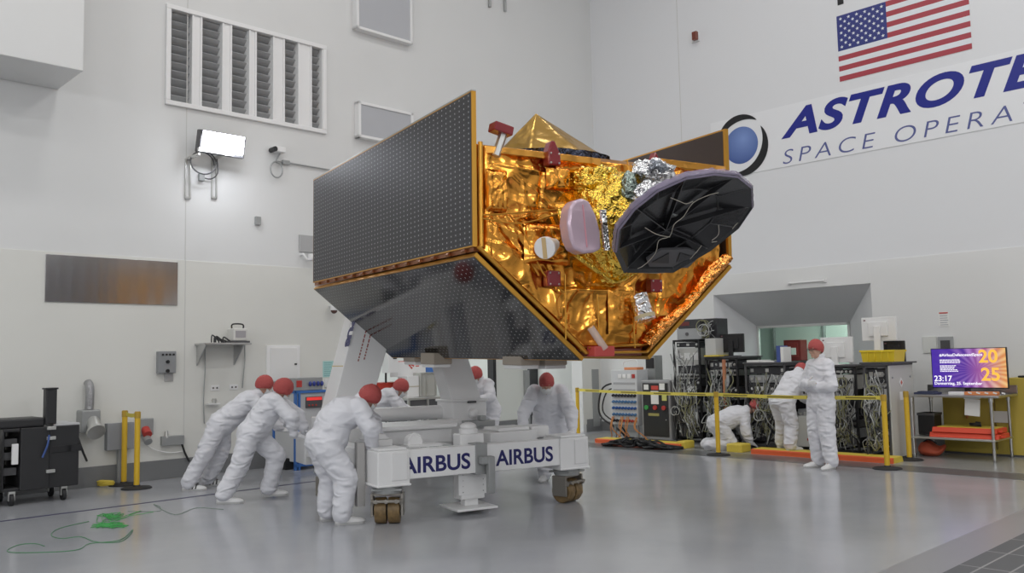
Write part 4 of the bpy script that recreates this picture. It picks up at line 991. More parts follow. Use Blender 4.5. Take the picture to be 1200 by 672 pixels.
# horizontal tube between the arm feet
mb = MB(); mb.cyl((.35, 3.9, .965), (1.62, 3.9, .965), .085, n=28); mb.cyl((1.60, 3.9, .965), (1.64, 3.9, .965), .07); mb.build('torque_tube', WHITE, tro, smooth=True)
mb = MB(); mb.cyl((.3, 3.3, .87), (1.45, 3.3, .87), .045, n=16); mb.build('lower_tube', WHITE, tro, smooth=True)
# two leaning arms: profile in x-z, tapering to the ring
AY = 4.05
def arm(sgn):
    cx_ = SW/2
    def X_(x): return x if sgn > 0 else (2*cx_-.17 - x)
    return X_
armR = [(1.50, .62), (1.94, .80), (1.94, 1.10), (1.72, 1.74), (1.50, 2.7), (1.28, 2.7), (1.34, 1.74), (1.52, 1.10), (1.50, .9)]
mb = MB(); mb.prism(armR, 3.62, 3.92); mb.build('lifting_arm', WHITE, tro, bevel=.012)
mb = MB(); mb.bx(1.50, 1.96, 3.54, 4.0, .80, 1.10); mb.bx(1.48, 1.98, 3.52, 4.02, 1.09, 1.12); mb.build('arm_pivot_box', WHITE, tro, bevel=.02)
mb = MB(); mb.cyl((1.76, 3.54, .95), (1.76, 3.49, .95), .065, n=24); mb.sph((1.76, 3.49, .95), (.055, .03, .055)); mb.build('pivot_cap', WHITE, tro, smooth=True)
mb = MB(); mb.bx(1.69, 1.80, 3.50, 3.53, 1.075, 1.10); mb.build('pivot_slot', DGREY, tro)
p = [Sw(*q, 4.0) for q in ((384, 500), (428, 500), (476, 330), (428, 330))]
mb = MB(); mb.prism([(q.x, q.z) for q in p], 4.0, 4.42); la = mb.build('lifting_arm', WHITE, tro, bevel=.012)
# vertical marking on the arm's outer side and red notes on its face
e0, e1 = p[0], p[3]; dirv = V((e1.x-e0.x, 0, e1.z-e0.z)); dirv.normalize()
sn = V((-dirv.z, 0, dirv.x))
mk = hitx(402, 425, MS, e0.x+.1)
s0_ = V((e0.x, 0, e0.z)) + dirv*(.56); 
# text runs down the outer face, facing -x
R_ = Matrix(((dirv.x*-1, 0, 0, 0), (0, 0, 0, 0), (0, 0, 0, 0), (0, 0, 0, 1)))
xa_ = -dirv; nf = sn; za_ = V((0, 1, 0)); 
def frame(o_, x_, y_, z_): return Matrix(((x_.x, y_.x, z_.x, o_.x), (x_.y, y_.y, z_.y, o_.y), (x_.z, y_.z, z_.z, o_.z), (0, 0, 0, 1)))
top_pt = V((e0.x, 4.13, e0.z)) + dirv*1.62 + nf*.0015
text_obj('lettering', 'AIRBUS', .20, frame(top_pt, xa_, -nf, za_ if xa_.cross(-nf).dot(za_) > 0 else -za_), NAVY, la, offset=.015, extrude=.001)
random.seed(4)
for k, L_ in enumerate((.48, .40, .34)):
    if k == 2: continue
    # rows of small red caution lettering running along the arm
    o_ = V((p[0].x+.17+.07*k, 3.998, p[0].z)) + dirv*(.78 + .02*k)
    mb = MB(); u = 0
    while u < L_:
        w_ = random.uniform(.02, .05); a_ = o_+dirv*u; b2 = o_+dirv*(u+w_); s2 = V((-dirv.z, 0, dirv.x))*.008
        mb.quad(a_-s2, b2-s2, b2+s2, a_+s2); u += w_+.012
    mb.build('caution_lettering', mat('caution_red', (.40, .13, .11), .5), la)
q = [V((e0.x, 0, e0.z))+dirv*.72, V((e0.x, 0, e0.z))+dirv*.73]
mb = MB(); mb.loft([[q[0]+V((0, 3.99, 0))+nf*.002, q[0]+V((0, 4.43, 0))+nf*.002, q[1]+V((0, 4.43, 0))+nf*.002, q[1]+V((0, 3.99, 0))+nf*.002]], caps=False)
mb.face([mb._v(x_) for x_ in (q[0]+V((0, 4.0, 0))+nf*.002, q[0]+V((0, 4.42, 0))+nf*.002, q[1]+V((0, 4.42, 0))+nf*.002, q[1]+V((0, 4.0, 0))+nf*.002)]); mb.build('tape_line', mat('gold_tape', (.6, .45, .1), .4), la)
# head frame that holds the satellite's rear ring
mb = MB(); mb.bx(.75, 1.95, SL+.28, SL+.50, 2.2, 2.75); mb.bx(1.1, 1.6, SL+.26, SL+.5, 2.0, 2.95); mb.build('head_frame', WHITE, tro, bevel=.02)
mb = MB(); mb.box((1.45, 4.2, 2.3), (.3, .9, .2)); mb.bx(.75, 1.1, 4.3, 4.6, 2.0, 2.3); mb.build('head_brace', WHITE, tro, bevel=.01)
for b4 in ((.05, .45, 3.7, 4.5, .66, .95), (1.45, 1.95, 3.5, 4.1, .60, .82)):
    mb = MB(); mb.bx(*b4); mb.build('arm_foot', WHITE, tro, bevel=.015)
# ================================================================== PEOPLE
def voxel(mb, size, name, smooth_it=3, sub=False):
    me = bpy.data.meshes.new(name); bmesh.ops.recalc_face_normals(mb.bm, faces=mb.bm.faces); mb.bm.to_mesh(me); mb.bm.free()
    o = bpy.data.objects.new(name, me); C.objects.link(o)
    r = o.modifiers.new('r', 'REMESH'); r.mode = 'VOXEL'; r.voxel_size = size; r.use_smooth_shade = True
    s = o.modifiers.new('s', 'SMOOTH'); s.iterations = smooth_it; s.factor = .5
    dg = bpy.context.evaluated_depsgraph_get(); m2 = bpy.data.meshes.new_from_object(o.evaluated_get(dg))
    C.objects.unlink(o); bpy.data.objects.remove(o); bpy.data.meshes.remove(me); m2.name = name
    return m2
def cap(mb, a, b, r0, r1):
    a, b = V(a), V(b); mb.sph(a, r0, 16, 10); mb.sph(b, r1, 16, 10); mb.cyl(a, b, r0, r1, 16)
def torso_rings(pts, lat, n=20):
    "pts: list of (centre, half width, half depth); closed rings for a loft"
    R = []
    for i, (c, a, b_) in enumerate(pts):
        d = (pts[min(len(pts)-1, i+1)][0]-pts[max(0, i-1)][0]).normalized()
        f = lat.cross(d).normalized(); l = lat
        R.append([c + l*a*math.cos(2*PI*k/n) + f*b_*math.sin(2*PI*k/n) for k in range(n)])
    return R
def hand(mb, wrist, tip, palm_n, side, r=1.0, curl=.35):
    "palm, four unequal bent fingers and a thumb; tip gives the direction, palm_n the way the palm faces"
    d = (tip-wrist).normalized(); nrm = (palm_n - d*palm_n.dot(d)).normalized(); l = d.cross(nrm)*side
    pc = wrist+d*.05
    Rm = Matrix((l, d, nrm)).transposed()
    mb.sph(pc, (.041*r, .053*r, .018*r), 14, 10, Rm.to_4x4())
    for k, (off, L, ll) in enumerate(((-.029, .072, 0), (-.010, .082, 0), (.010, .078, 0), (.028, .062, 0))):
        p = wrist+d*.088+l*off; dd = d.copy(); rr = .0092*r
        for s_, f_ in enumerate((.44, .32, .24)):
            ang = curl*(.5+.5*s_)
            dd = (dd*math.cos(ang)+nrm*math.sin(ang)).normalized(); q = p+dd*L*f_
            cap(mb, p, q, rr*(1-.08*s_), rr*(.95-.1*s_)); p = q
    p = wrist+d*.03-l*.034; dd = (d*.62-l*.72+nrm*.25).normalized()
    for s_, L in enumerate((.042, .032, .024)):
        q = p+dd*L; cap(mb, p, q, .012*r, .0105*r); p = q; dd = (dd+d*.30+nrm*.2).normalized()
def person(label, origin, ang, J, gaze, seed=0, hands='glove', shoes='white', glasses=False, sc=1.0, net=NET, lean_lat=None, maskon=True, fat=1.0):
    """joints are (forward, left, up) metres from the origin; J keys: pel, chest, head, shL shR elL elR wrL wrR hdL hdR (finger tips)
    hipL.. are set from pel; knL knR anL anR toL toR"""
    M_ = T(V(origin)) @ RZ(ang)
    P = {k: V(v) for k, v in J.items()}
    lat = V(lean_lat).normalized() if lean_lat else V((0, 1, 0))
    root = thing('person', label, 'person', M_, group='people in white coveralls')
    pel, ch, hd = P['pel'], P['chest'], P['head']
    sp_ = (ch-pel).normalized()
    shl = lat*.175
    sL = P.get('shL', ch+shl+sp_*.03); sR = P.get('shR', ch-shl+sp_*.03)
    hL, hR = P.get('hipL', pel+lat*.095-sp_*.04), P.get('hipR', pel-lat*.095-sp_*.04)
    gz = V(gaze).normalized()
    neck0 = ch+sp_*.09
    upv = (hd-neck0).normalized()
    gz = (gz).normalized(); hu = (upv*.65+V((0, 0, .35))); hu = (hu-gz*hu.dot(gz)).normalized(); hl = hu.cross(gz)
    HR = Matrix((gz, hl, hu)).transposed().to_4x4()
    def hp(f, l, u): return hd+gz*f+hl*l+hu*u
    mid = pel.lerp(ch, .5) - lat.cross(sp_)*(-.0)
    back = sp_.cross(lat).normalized()*-1
    bow = P.get('bow', V((0, 0, 0)))
    # body: one continuous surface
    mb = MB()
    mb.loft(torso_rings([(pel-sp_*.10, .10, .08), (pel-sp_*.03, .155, .11), (pel+sp_*.08, .15, .105), (mid+bow, .135, .10), (ch-sp_*.08+bow*.6, .165, .115), (ch+sp_*.03, .165, .10), (ch+sp_*.10, .07, .06)], lat))
    cap(mb, neck0-sp_*.02, hd-hu*.06, .058, .054)
    mb.sph(hp(-.005, 0, .015), (.098, .077, .108), 20, 14, HR)            # skull
    mb.sph(hp(.028, 0, -.055), (.062, .056, .062), 16, 10, HR)            # jaw
    mb.sph(hp(.082, 0, -.095), (.018, .022, .016), 10, 8, HR)             # chin
    mb.loft([[hp(.088, .008, .02), hp(.088, -.008, .02), hp(.085, 0, .03)], [hp(.118, .016, -.028), hp(.118, -.016, -.028), hp(.122, 0, -.018)], [hp(.095, .014, -.036), hp(.095, -.014, -.036), hp(.1, 0, -.03)]])   # nose
    for s_ in (-1, 1):
        mb.sph(hp(.0, s_*.079, -.012), (.018, .009, .030), 10, 8, HR)     # ears
        mb.sph(hp(.080, s_*.034, .030), (.022, .024, .012), 10, 8, HR)    # brow
        mb.sph(hp(.072, s_*.036, -.028), (.022, .022, .020), 10, 8, HR)   # cheek
    mb.sph(hp(.088, 0, -.062), (.012, .026, .006), 10, 6, HR); mb.sph(hp(.086, 0, -.073), (.011, .022, .006), 10, 6, HR)  # lips
    for s_, sh, h_, S in ((1, sL, hL, 'L'), (-1, sR, hR, 'R')):
        cap(mb, sh-lat*s_*.03, P['el'+S], .052, .041); cap(mb, P['el'+S], P['wr'+S], .041, .028)
        cap(mb, ch+sp_*.02, sh, .07, .055)
        pn = V(J.get('pn'+S, (0, -s_*.4, -1))); hand(mb, P['wr'+S], P['hd'+S], pn, s_)
        cap(mb, h_, P['kn'+S], .082, .055); cap(mb, P['kn'+S], P['kn'+S].lerp(P['an'+S], .35), .055, .054); cap(mb, P['kn'+S].lerp(P['an'+S], .35), P['an'+S], .052, .036)
        cap(mb, P['an'+S]-V((0, 0, .01)), P['an'+S].lerp(P['to'+S], .5), .034, .022)
    bodym = voxel(mb, .0085, 'body_mesh', 2); bodym.materials.append(SKIN)
    for f in bodym.polygons: f.use_smooth = True
    body = bpy.data.objects.new('body', bodym); C.objects.link(body); body.parent = root
    # coverall
    mb = MB()
    mb.loft(torso_rings([(pel-sp_*.15, .14*fat, .12*fat), (pel-sp_*.05, .20*fat, .165*fat), (pel+sp_*.08, .20*fat, .165*fat), (mid+bow, .195*fat, .160*fat), (ch-sp_*.08+bow*.6, .212*fat, .160*fat), (ch+sp_*.03, .20, .138), (ch+sp_*.105, .09, .08), (ch+sp_*.125, .075, .07)], lat))
    for s_, sh, h_, S in ((1, sL, hL, 'L'), (-1, sR, hR, 'R')):
        el, wr, kn, an = P['el'+S], P['wr'+S], P['kn'+S], P['an'+S]
        cap(mb, sh-lat*s_*.03, el, .088*fat, .076*fat); cap(mb, el, el.lerp(wr, .8), .074*fat, .060); cap(mb, el.lerp(wr, .75), wr-(wr-el).normalized()*.01, .060, .040)
        cap(mb, ch+sp_*.01, sh, .095, .074)
        cap(mb, h_+V((0, 0, .03)), kn, .128*fat, .108*fat); cap(mb, kn, kn.lerp(an, .75), .106*fat, .098); cap(mb, kn.lerp(an, .75), an+(kn-an).normalized()*.015, .098, .086)
    m2 = voxel(mb, .0125, 'coverall_mesh', 3); m2.materials.append(COVER)
    segs = []
    for S in 'LR': segs += [(sL if S == 'L' else sR, P['el'+S], P['wr'+S]), (hL if S == 'L' else hR, P['kn'+S], P['an'+S])]
    nrm_ = [v.normal.copy() for v in m2.vertices]; newco = []
    for vi, v in enumerate(m2.vertices):
        p = v.co.copy()
        # folds: strongest round elbows, knees, waist and groin
        g = .35
        for _, b_, e_ in segs: g += 1.0*math.exp(-((p-b_).length/.12)**2) + .9*math.exp(-((p-e_).length/.14)**2)
        g += .8*math.exp(-((p-pel).length/.22)**2)
        q = V((p.x*5+p.z*5+seed*3.1, p.y*5.5+p.x*2, p.z*9-p.x*3))
        n_ = (1-abs(noise.noise(q))*2.6)*.75 + noise.noise(V((p.x*4, p.y*4+seed, p.z*4)))*.8 + (1-abs(noise.noise(V((p.x*9+p.z*6, p.y*10+seed, p.z*16))))*2.6)*.35
        newco.extend(p + nrm_[vi]*(n_*.0155*min(g, 1.5)))
    m2.vertices.foreach_set('co', newco); m2.update()
    for f in m2.polygons: f.use_smooth = True
    cv = bpy.data.objects.new('coverall', m2); C.objects.link(cv); cv.parent = root
    # collar
    mb = MB(); c = ch+sp_*.125; ring_ = []
    for r_, z in ((.085, -.02), (.078, .02), (.074, .05), (.068, .05), (.070, .0)):
        ring_.append([c + (lat*math.cos(2*PI*k/18) + sp_.cross(lat)*math.sin(2*PI*k/18))*r_ + sp_*z for k in range(18)])
    mb.loft(ring_, caps=False); mb.build('collar', COVER, cv, smooth='all')
    # hair net
    def shell(fn, nu, nv, name, m_, par):
        return grid_from(fn, nu, nv).build(name, m_, par, smooth='all')
    def net_fn(u, v):
        th = v*2.05; ph = 2*PI*u
        # tilt so the front edge sits on the brow and the back edge on the nape
        d_ = V((math.sin(th)*math.cos(ph), math.sin(th)*math.sin(ph), math.cos(th)))
        tilt = math.radians(-24); d2 = V((d_.x*math.cos(tilt)+d_.z*math.sin(tilt), d_.y, -d_.x*math.sin(tilt)+d_.z*math.cos(tilt)))
        k = 1+.035*noise.noise(d2*5+V((seed, 0, 0)))+.02*noise.noise(d2*13)
        if v > .93: k *= .955
        return hp(d2.x*.119*k-.012, d2.y*.099*k, d2.z*.125*k+.022)
    grid_from(net_fn, 36, 20).build('bouffant_cap', net, root, smooth='all')
    if maskon:
        def mask_fn(u, v):
            a_ = (u-.5)*2.5; z = -.020-.088*v
            r_ = .105-.022*abs(v-.35)*2; k = 1+.03*noise.noise(V((u*5, v*5, seed)))
            return hp((r_*math.cos(a_)+.014)*k, r_*.80*math.sin(a_)*k, z)
        grid_from(mask_fn, 16, 8).build('face_mask', mat('mask_white', (.78, .79, .80), .7), root, smooth='all')
    if glasses:
        mb = MB()
        for s_ in (-1, 1):
            mb.tube([hp(.106, s_*.036+.022*math.cos(t), .008+.017*math.sin(t)) for t in [k*PI/6 for k in range(12)]], .0025, n=5, smooth=0, closed=True)
            mb.tube([hp(.104, s_*.058, .012), hp(.04, s_*.084, .012), hp(-.005, s_*.086, .0)], .0025, n=5)
        mb.tube([hp(.108, .014, .01), hp(.108, -.014, .01)], .0025, n=5, smooth=0); mb.build('glasses', BLACK, root)
    for s_, S in ((1, 'L'), (-1, 'R')):
        # gloves
        wr = P['wr'+S]; pn = V(J.get('pn'+S, (0, -s_*.4, -1)))
        mb = MB(); hand(mb, wr, P['hd'+S], pn, s_, 1.16); cap(mb, wr-(wr-P['el'+S]).normalized()*.04, wr+(P['hd'+S]-wr).normalized()*.03, .037, .031)
        gm_ = voxel(mb, .006, 'glove_mesh', 1); gm_.materials.append(GLOVE)
        for f in gm_.polygons: f.use_smooth = True
        g_ = bpy.data.objects.new('glove', gm_); C.objects.link(g_); g_.parent = root
        # shoe: sole follows the foot direction
        an, to = P['an'+S], P['to'+S]; d_ = (to-an); dz = V((0, 0, 1))
        f_ = V((d_.x, d_.y, 0)); f_ = f_.normalized() if f_.length > .01 else V((1, 0, 0))
        if J.get('toeup'+S) or J.get('flat', True) and abs(d_.z) < .16: pass
        dirn = V(J['sole'+S]).normalized() if 'sole'+S in J else f_
        upn = V(J['solen'+S]).normalized() if 'solen'+S in J else V((0, 0, 1))
        sd = upn.cross(dirn).normalized(); heel = (an - upn*.085 - dirn*.055)
        def sp2(f, l, u): return heel + dirn*f + sd*l + upn*u
        rings = []
        for f, hw, hh in ((-.012, .022, .05), (.0, .034, .085), (.05, .040, .105), (.10, .041, .098), (.15, .046, .074), (.20, .050, .058), (.25, .044, .048), (.28, .028, .036), (.288, .012, .026)):
            rings.append([sp2(f, hw*c_, u_*hh) for c_, u_ in ((-1, .0), (-1.02, .35), (-.85, .75), (-.4, 1), (.4, 1), (.85, .75), (1.02, .35), (1, .0))])
        mb = MB(); mb.loft(rings); sh_ = mb.build('shoe', SHOE, root, smooth='all')
        if shoes == 'striped':
            mb = MB()
            for f in (.07, .11, .15): mb.loft([[sp2(f, s2*.051, .02), sp2(f+.018, s2*.051, .02), sp2(f+.03, s2*.035, .085), sp2(f+.012, s2*.035, .085)] for s2 in (-1, 1)])
            mb.build('shoe_stripes', BLACK, sh_)
        mb = MB(); rs = [[sp2(f, hw*c_, u_) for c_, u_ in ((-1, -.004), (-1, .018), (1, .018), (1, -.004))] for f, hw in ((-.014, .024), (.0, .038), (.06, .044), (.12, .045), (.20, .054), (.25, .047), (.285, .026))]
        mb.loft(rs); mb.build('sole', mat('sole_grey', (.45, .45, .45), .6), sh_)
    return root
def grid_from(fn, nu, nv):
    mb = MB(); G = [[mb._v(fn(i/nu, j/nv)) for j in range(nv+1)] for i in range(nu+1)]
    for i in range(nu):
        for j in range(nv): mb.face([G[i][j], G[i+1][j], G[i+1][j+1], G[i][j+1]])
    return mb
D = math.radians
# two at the rear left corner, leaning into the trolley
g = gnd(222, 574); g.z = 0
person('person in white coverall leaning hardest, the leftmost pusher in black-striped shoes', g, D(12), dict(
    pel=(.40, .02, .84), chest=(.76, .04, 1.13), head=(.93, .05, 1.31),
    elR=(.98, -.22, .92), wrR=(1.16, -.16, .74), hdR=(1.30, -.14, .71), elL=(1.02, .25, .95), wrL=(1.20, .20, .78), hdL=(1.34, .18, .76),
    knR=(.20, -.12, .48), anR=(.0, -.12, .09), toR=(.17, -.14, .04), knL=(.38, .14, .47), anL=(.20, .22, .09), toL=(.38, .24, .04)), (.85, .1, -.45), 1, shoes='striped')
g = gnd(283, 588); g.z = 0
person('person in white coverall pushing in mid stride, second from the left', g, D(14), dict(
    pel=(.12, .02, .80), chest=(.36, .03, 1.14), head=(.47, -.01, 1.29),
    elR=(.58, -.24, .96), wrR=(.60, -.18, .76), hdR=(.74, -.16, .73), elL=(.64, .22, .98), wrL=(.72, .18, .77), hdL=(.85, .16, .74),
    knR=(-.02, -.10, .42), anR=(-.20, -.12, .09), toR=(-.03, -.14, .04), knL=(.40, .12, .50), anL=(.30, .14, .11), toL=(.46, .16, .06)), (.7, .15, -.55), 2)
# the one at the near left corner column
g = gnd(398, 613); g.z = 0
person('person in white coverall bent over the near left corner of the trolley', g, D(22), dict(
    pel=(-.14, .02, .80), chest=(.15, .02, 1.12), head=(.31, .0, 1.23),
    elR=(.27, -.26, .93), wrR=(.30, -.12, .74), hdR=(.42, -.06, .72), elL=(.40, .24, .97), wrL=(.44, .14, .78), hdL=(.56, .10, .76),
    knR=(.04, -.12, .46), anR=(.0, -.12, .09), toR=(.17, -.12, .04), knL=(-.06, .14, .45), anL=(-.10, .16, .09), toL=(.07, .18, .04), bow=(-.05, 0, .05)), (.75, .15, -.6), 3, fat=1.14)
# behind the torque tube
g = adep(446, 500, 13.0); g.z = 0
person('person in white coverall stooping behind the horizontal tube, mostly hidden', g, D(10), dict(
    pel=(-.20, 0, .84), chest=(.12, 0, 1.08), head=(.30, -.02, 1.20),
    elR=(.30, -.26, .90), wrR=(.45, -.20, .78), hdR=(.58, -.18, .74), elL=(.35, .24, .90), wrL=(.50, .18, .78), hdL=(.62, .16, .74),
    knR=(-.08, -.12, .45), anR=(-.14, -.12, .09), toR=(.03, -.12, .04), knL=(.0, .14, .45), anL=(.05, .14, .09), toL=(.22, .14, .04)), (.8, .0, -.55), 4)
# behind the right arm
g = adep(567, 500, 13.4); g.z = 0
person('person in white coverall half hidden behind the right leaning arm, head bowed', g, D(-125), dict(
    pel=(-.10, 0, .84), chest=(.06, 0, 1.20), head=(.19, .0, 1.36), 
    elR=(.16, -.26, 1.04), wrR=(.34, -.10, .98), hdR=(.46, -.04, .96), elL=(.15, .26, 1.04), wrL=(.34, .12, .98), hdL=(.46, .06, .96),
    knR=(.02, -.11, .48), anR=(-.04, -.12, .09), toR=(.13, -.12, .04), knL=(.02, .12, .48), anL=(-.04, .14, .09), toL=(.13, .14, .04)), (.75, -.2, -.55), 5)
# right side of the trolley, facing the camera
g = gnd(646, 563); g.z = 0
person('person in white coverall facing us with bowed head, both hands on the right beam', g, D(-97), dict(
    pel=(-.04, 0, .80), chest=(.20, 0, 1.16), head=(.36, .0, 1.27), shL=(.22, .20, 1.17), shR=(.22, -.20, 1.17),
    elR=(.30, -.31, .90), wrR=(.42, -.31, .68), hdR=(.54, -.28, .64), elL=(.28, .30, .90), wrL=(.40, .32, .66), hdL=(.52, .33, .62),
    knR=(.13, -.11, .46), anR=(.06, -.08, .09), toR=(.22, -.10, .04), knL=(.10, .12, .45), anL=(-.10, .12, .09), toL=(.06, .14, .04)), (.90, .0, -.42), 6, fat=1.1)
# kneeling
g = gnd(850, 527); g.z = 0
person('person in white coverall kneeling on all fours at the equipment racks', g, D(6), dict(
    pel=(-.10, .0, .43), chest=(.28, .0, .60), head=(.56, -.04, .70),
    elR=(.28, -.24, .32), wrR=(.36, -.22, .12), hdR=(.50, -.20, .06), elL=(.36, .24, .34), wrL=(.46, .20, .12), hdL=(.60, .18, .06),
    knR=(.06, -.13, .09), anR=(-.34, -.13, .09), toR=(-.42, -.13, .03), knL=(.10, .14, .09), anL=(-.30, .16, .09), toL=(-.38, .16, .03), soleR=(-.25, 0, -1), solenR=(-1, 0, .25), soleL=(-.25, 0, -1), solenL=(-1, 0, .25)), (.8, -.1, -.6), 7, shoes='striped', fat=1.08)
# bending
g = gnd(921, 533); g.z = .0
person('person in white coverall bending forward into the equipment rack beside the standing one', g, D(28), dict(
    pel=(-.02, .0, .84), chest=(.28, .0, 1.20), head=(.44, .02, 1.30),
    elR=(.52, -.22, 1.0), wrR=(.62, -.18, .78), hdR=(.74, -.16, .72), elL=(.55, .22, 1.0), wrL=(.66, .18, .80), hdL=(.78, .16, .76),
    knR=(.02, -.13, .47), anR=(-.06, -.16, .16), toR=(.11, -.18, .11), knL=(.10, .14, .47), anL=(.10, .20, .16), toL=(.27, .22, .11)), (.8, .1, -.6), 8)
# standing
g = gnd(966, 549); g.z = 0
person('upright person in white coverall with folded arms and glasses at the barrier', g, D(-158), dict(
    pel=(.0, 0, .93), chest=(-.01, 0, 1.40), head=(.05, .0, 1.645), 
    elR=(.04, -.27, 1.14), wrR=(.24, .02, 1.16), hdR=(.25, .16, 1.18), elL=(.04, .27, 1.14), wrL=(.20, -.02, 1.11), hdL=(.20, -.16, 1.10), pnL=(-1, 0, 0), pnR=(-1, 0, 0),
    knR=(.03, -.11, .50), anR=(-.02, -.13, .09), toR=(.15, -.16, .04), knL=(.02, .11, .50), anL=(.0, .14, .09), toL=(.16, .19, .04)), (.98, .1, -.12), 9, glasses=True, maskon=False)
# ================================================================== LEFT SIDE FLOOR ITEMS
YB = 'yellow belt'
def stanchion(px, py, label, M_=None, group=None, first=[None]):
    g = gnd(px, py)
    if first[0] is None:
        t = thing('stanchion', label, 'barrier post', T((g.x, g.y, 0)), group='yellow barrier posts')
        mb = MB(); mb.lathe([(.0, 0), (.19, 0), (.19, .012), (.17, .022), (.05, .034), (.04, .05), (.0, .05)], n=36); mb.build('base', BLACKR, t, smooth=True)
        mb = MB(); mb.cyl((0, 0, .04), (0, 0, .92), .036, n=24); mb.build('post', YEL, t, smooth=True)
        mb = MB(); mb.cyl((0, 0, .92), (0, 0, 1.0), .040, n=24); mb.cyl((0, 0, 1.0), (0, 0, 1.008), .034, n=24); mb.build('belt_head', mat('head_ochre', (.50, .32, .04), .45), t, smooth=True)
        first[0] = t
    else:
        t = copy_tree(first[0]); t.location = (g.x, g.y, 0); t['label'] = label
    return t
s1 = stanchion(145, 569, 'yellow barrier post by the left wall, left one of the close pair')
s2 = stanchion(160, 573, 'yellow barrier post by the left wall, right one of the close pair')
s3 = stanchion(678, 515, 'yellow barrier post farthest back, beside the facing worker at the doorway')
s4 = stanchion(842, 534, 'yellow barrier post in front of the kneeling person')
s5 = stanchion(1040, 550, 'nearer yellow barrier post at the right end of the belt')
s6 = stanchion(1066, 540, 'yellow barrier post without belt beside the television table leg')
def belt(a, b_, label, z=.965):
    a, b_ = a.location.copy(), b_.location.copy(); L = (b_-a).length; d_ = (b_-a).normalized(); s_ = V((-d_.y, d_.x, 0))
    mb = MB(); rings = []
    for k in range(25):
        u = k/24; p = a+d_*(.04+u*(L-.08)); zz = z-.018*4*u*(1-u)
        rings.append([p+s_*.001+V((0, 0, zz-.026)), p-s_*.001+V((0, 0, zz-.026)), p-s_*.001+V((0, 0, zz+.026)), p+s_*.001+V((0, 0, zz+.026))])
    mb.loft(rings); o = mb.build('barrier_belt', YBELT); 
    for u in (.13, .42, .66, .88) if L > 1 else ():
        p = a+d_*(L*u); zz = z-.018*4*u*(1-u); mb = MB(); w_ = .22
        mb.loft([[p+d_*s+s_*.0025*q+V((0, 0, zz-.010)), p+d_*s-s_*0+s_*.0025*q+V((0, 0, zz+.010)), p+d_*(s)+s_*.0035*q+V((0, 0, zz+.010)), p+d_*(s)+s_*.0035*q+V((0, 0, zz-.010))] for q in (-1,) for s in (-w_, w_)])
        mb.build('printed_band', mat('belt_print', (.25, .20, .03), .6), o)
    tag(o, label, 'belt'); return o
belt(s1, s2, 'short yellow belt joining the close pair of posts on the left')
belt(s3, s4, 'yellow barrier belt running in front of the electrical panels')
belt(s4, s5, 'yellow barrier belt running in front of the two standing workers')
# black equipment cart
cc = Lw(45, 560, -.75)
fx0, fx1 = Lw(0, 560, -.95).x-.1, Lw(93, 560, -.95).x
ca = Lw(93, 498, -.95); 
t = thing('equipment_cart', 'black wheeled equipment cart with cluttered top, at the left edge of the photo', 'cart', MLW)
X0, X1 = Lw(2, 560, -1.0).x, Lw(92, 560, -1.0).x; Z0, Z1 = .17, Lw(60, 500, -1.0).z
BKC = mat('cart_black', (.022, .022, .024), .45)
mb = MB(); mb.bx(X0+.19, X1, -1.0, -.35, Z0, Z1); mb.bx(X0, X0+.19, -.98, -.35, Z0, Z0+.04); mb.bx(X0, X0+.19, -.98, -.35, Z1-.04, Z1); mb.bx(X0, X0+.02, -1.0, -.35, Z0, Z1); mb.build('cart_body', BKC, t, bevel=.012)
mb = MB(); mb.bx(X0+.05, X0+.18, -.40, -.37, Z0+.05, Z1-.05); mb.build('back_sheet', BLACK, t)
for k, z_ in enumerate((Z0+.18, Z0+.36, Z0+.52)):
    mb = MB(); mb.bx(X0+.04, X0+.18, -.9, -.4, z_, z_+.09); mb.build('module', DGREY, t, bevel=.006)
mb = MB(); mb.bx(X0+.10, X0+.17, -1.0, -.97, Z1-.42, Z1-.18); mb.build('white_module', WHITE2, t, bevel=.005)
xm = Lw(58.5, 560, -1.0).x
mb = MB(); mb.bx(xm-.012, xm+.012, -1.01, -1.0, Z0, Z1); mb.build('door_gap', BLACK, t)
for z_ in (Z0+.2, Z1-.14, Z1-.02):
    mb = MB(); mb.bx(xm-.05, xm+.05, -1.03, -1.0, z_-.02, z_+.02); mb.build('latch', ALU, t, bevel=.004)
for a_, b__ in ((X0+.5, X0+.75), (xm+.15, xm+.35)):
    mb = MB(); mb.bx(a_, b__, -1.008, -1.0, Z1-.32, Z1-.24); mb.build('recess_handle', BLACK, t, bevel=.003)
mb = MB(); mb.tube([(xm-.03, -1.04, Z1-.1), (xm-.05, -1.05, Z1-.22), (xm-.10, -1.04, Z1-.36)], .012); mb.build('blue_strap', mat('strap_blue', (.05, .10, .30), .6), t)
for x_, y_ in ((X0+.12, -.93), (X1-.15, -.93), (X0+.12, -.45), (X1-.15, -.45)):
    mb = MB(); mb.cyl((x_-.02, y_, .07), (x_+.02, y_, .07), .07, n=20); wh = mb.build('caster_wheel', BLACKR, t, smooth=True)
    mb = MB(); mb.bx(x_-.035, x_-.025, y_-.03, y_+.03, .06, Z0); mb.bx(x_+.025, x_+.035, y_-.03, y_+.03, .06, Z0); mb.bx(x_-.035, x_+.035, y_-.035, y_+.035, Z0-.03, Z0); mb.build('fork', ALU, wh)
t = thing('cart_tray', 'light grey tray and papers on top of the black cart', 'tray', MLW)
mb = MB(); mb.bx(X0+.55, X1+.01, -.98, -.37, Z1, Z1+.025); mb.build('tray', mat('tray_grey', (.55, .56, .57), .5), t, bevel=.004)
t = thing('equipment_case', 'flat black case with a handle lying on the left end of the cart', 'case', MLW)
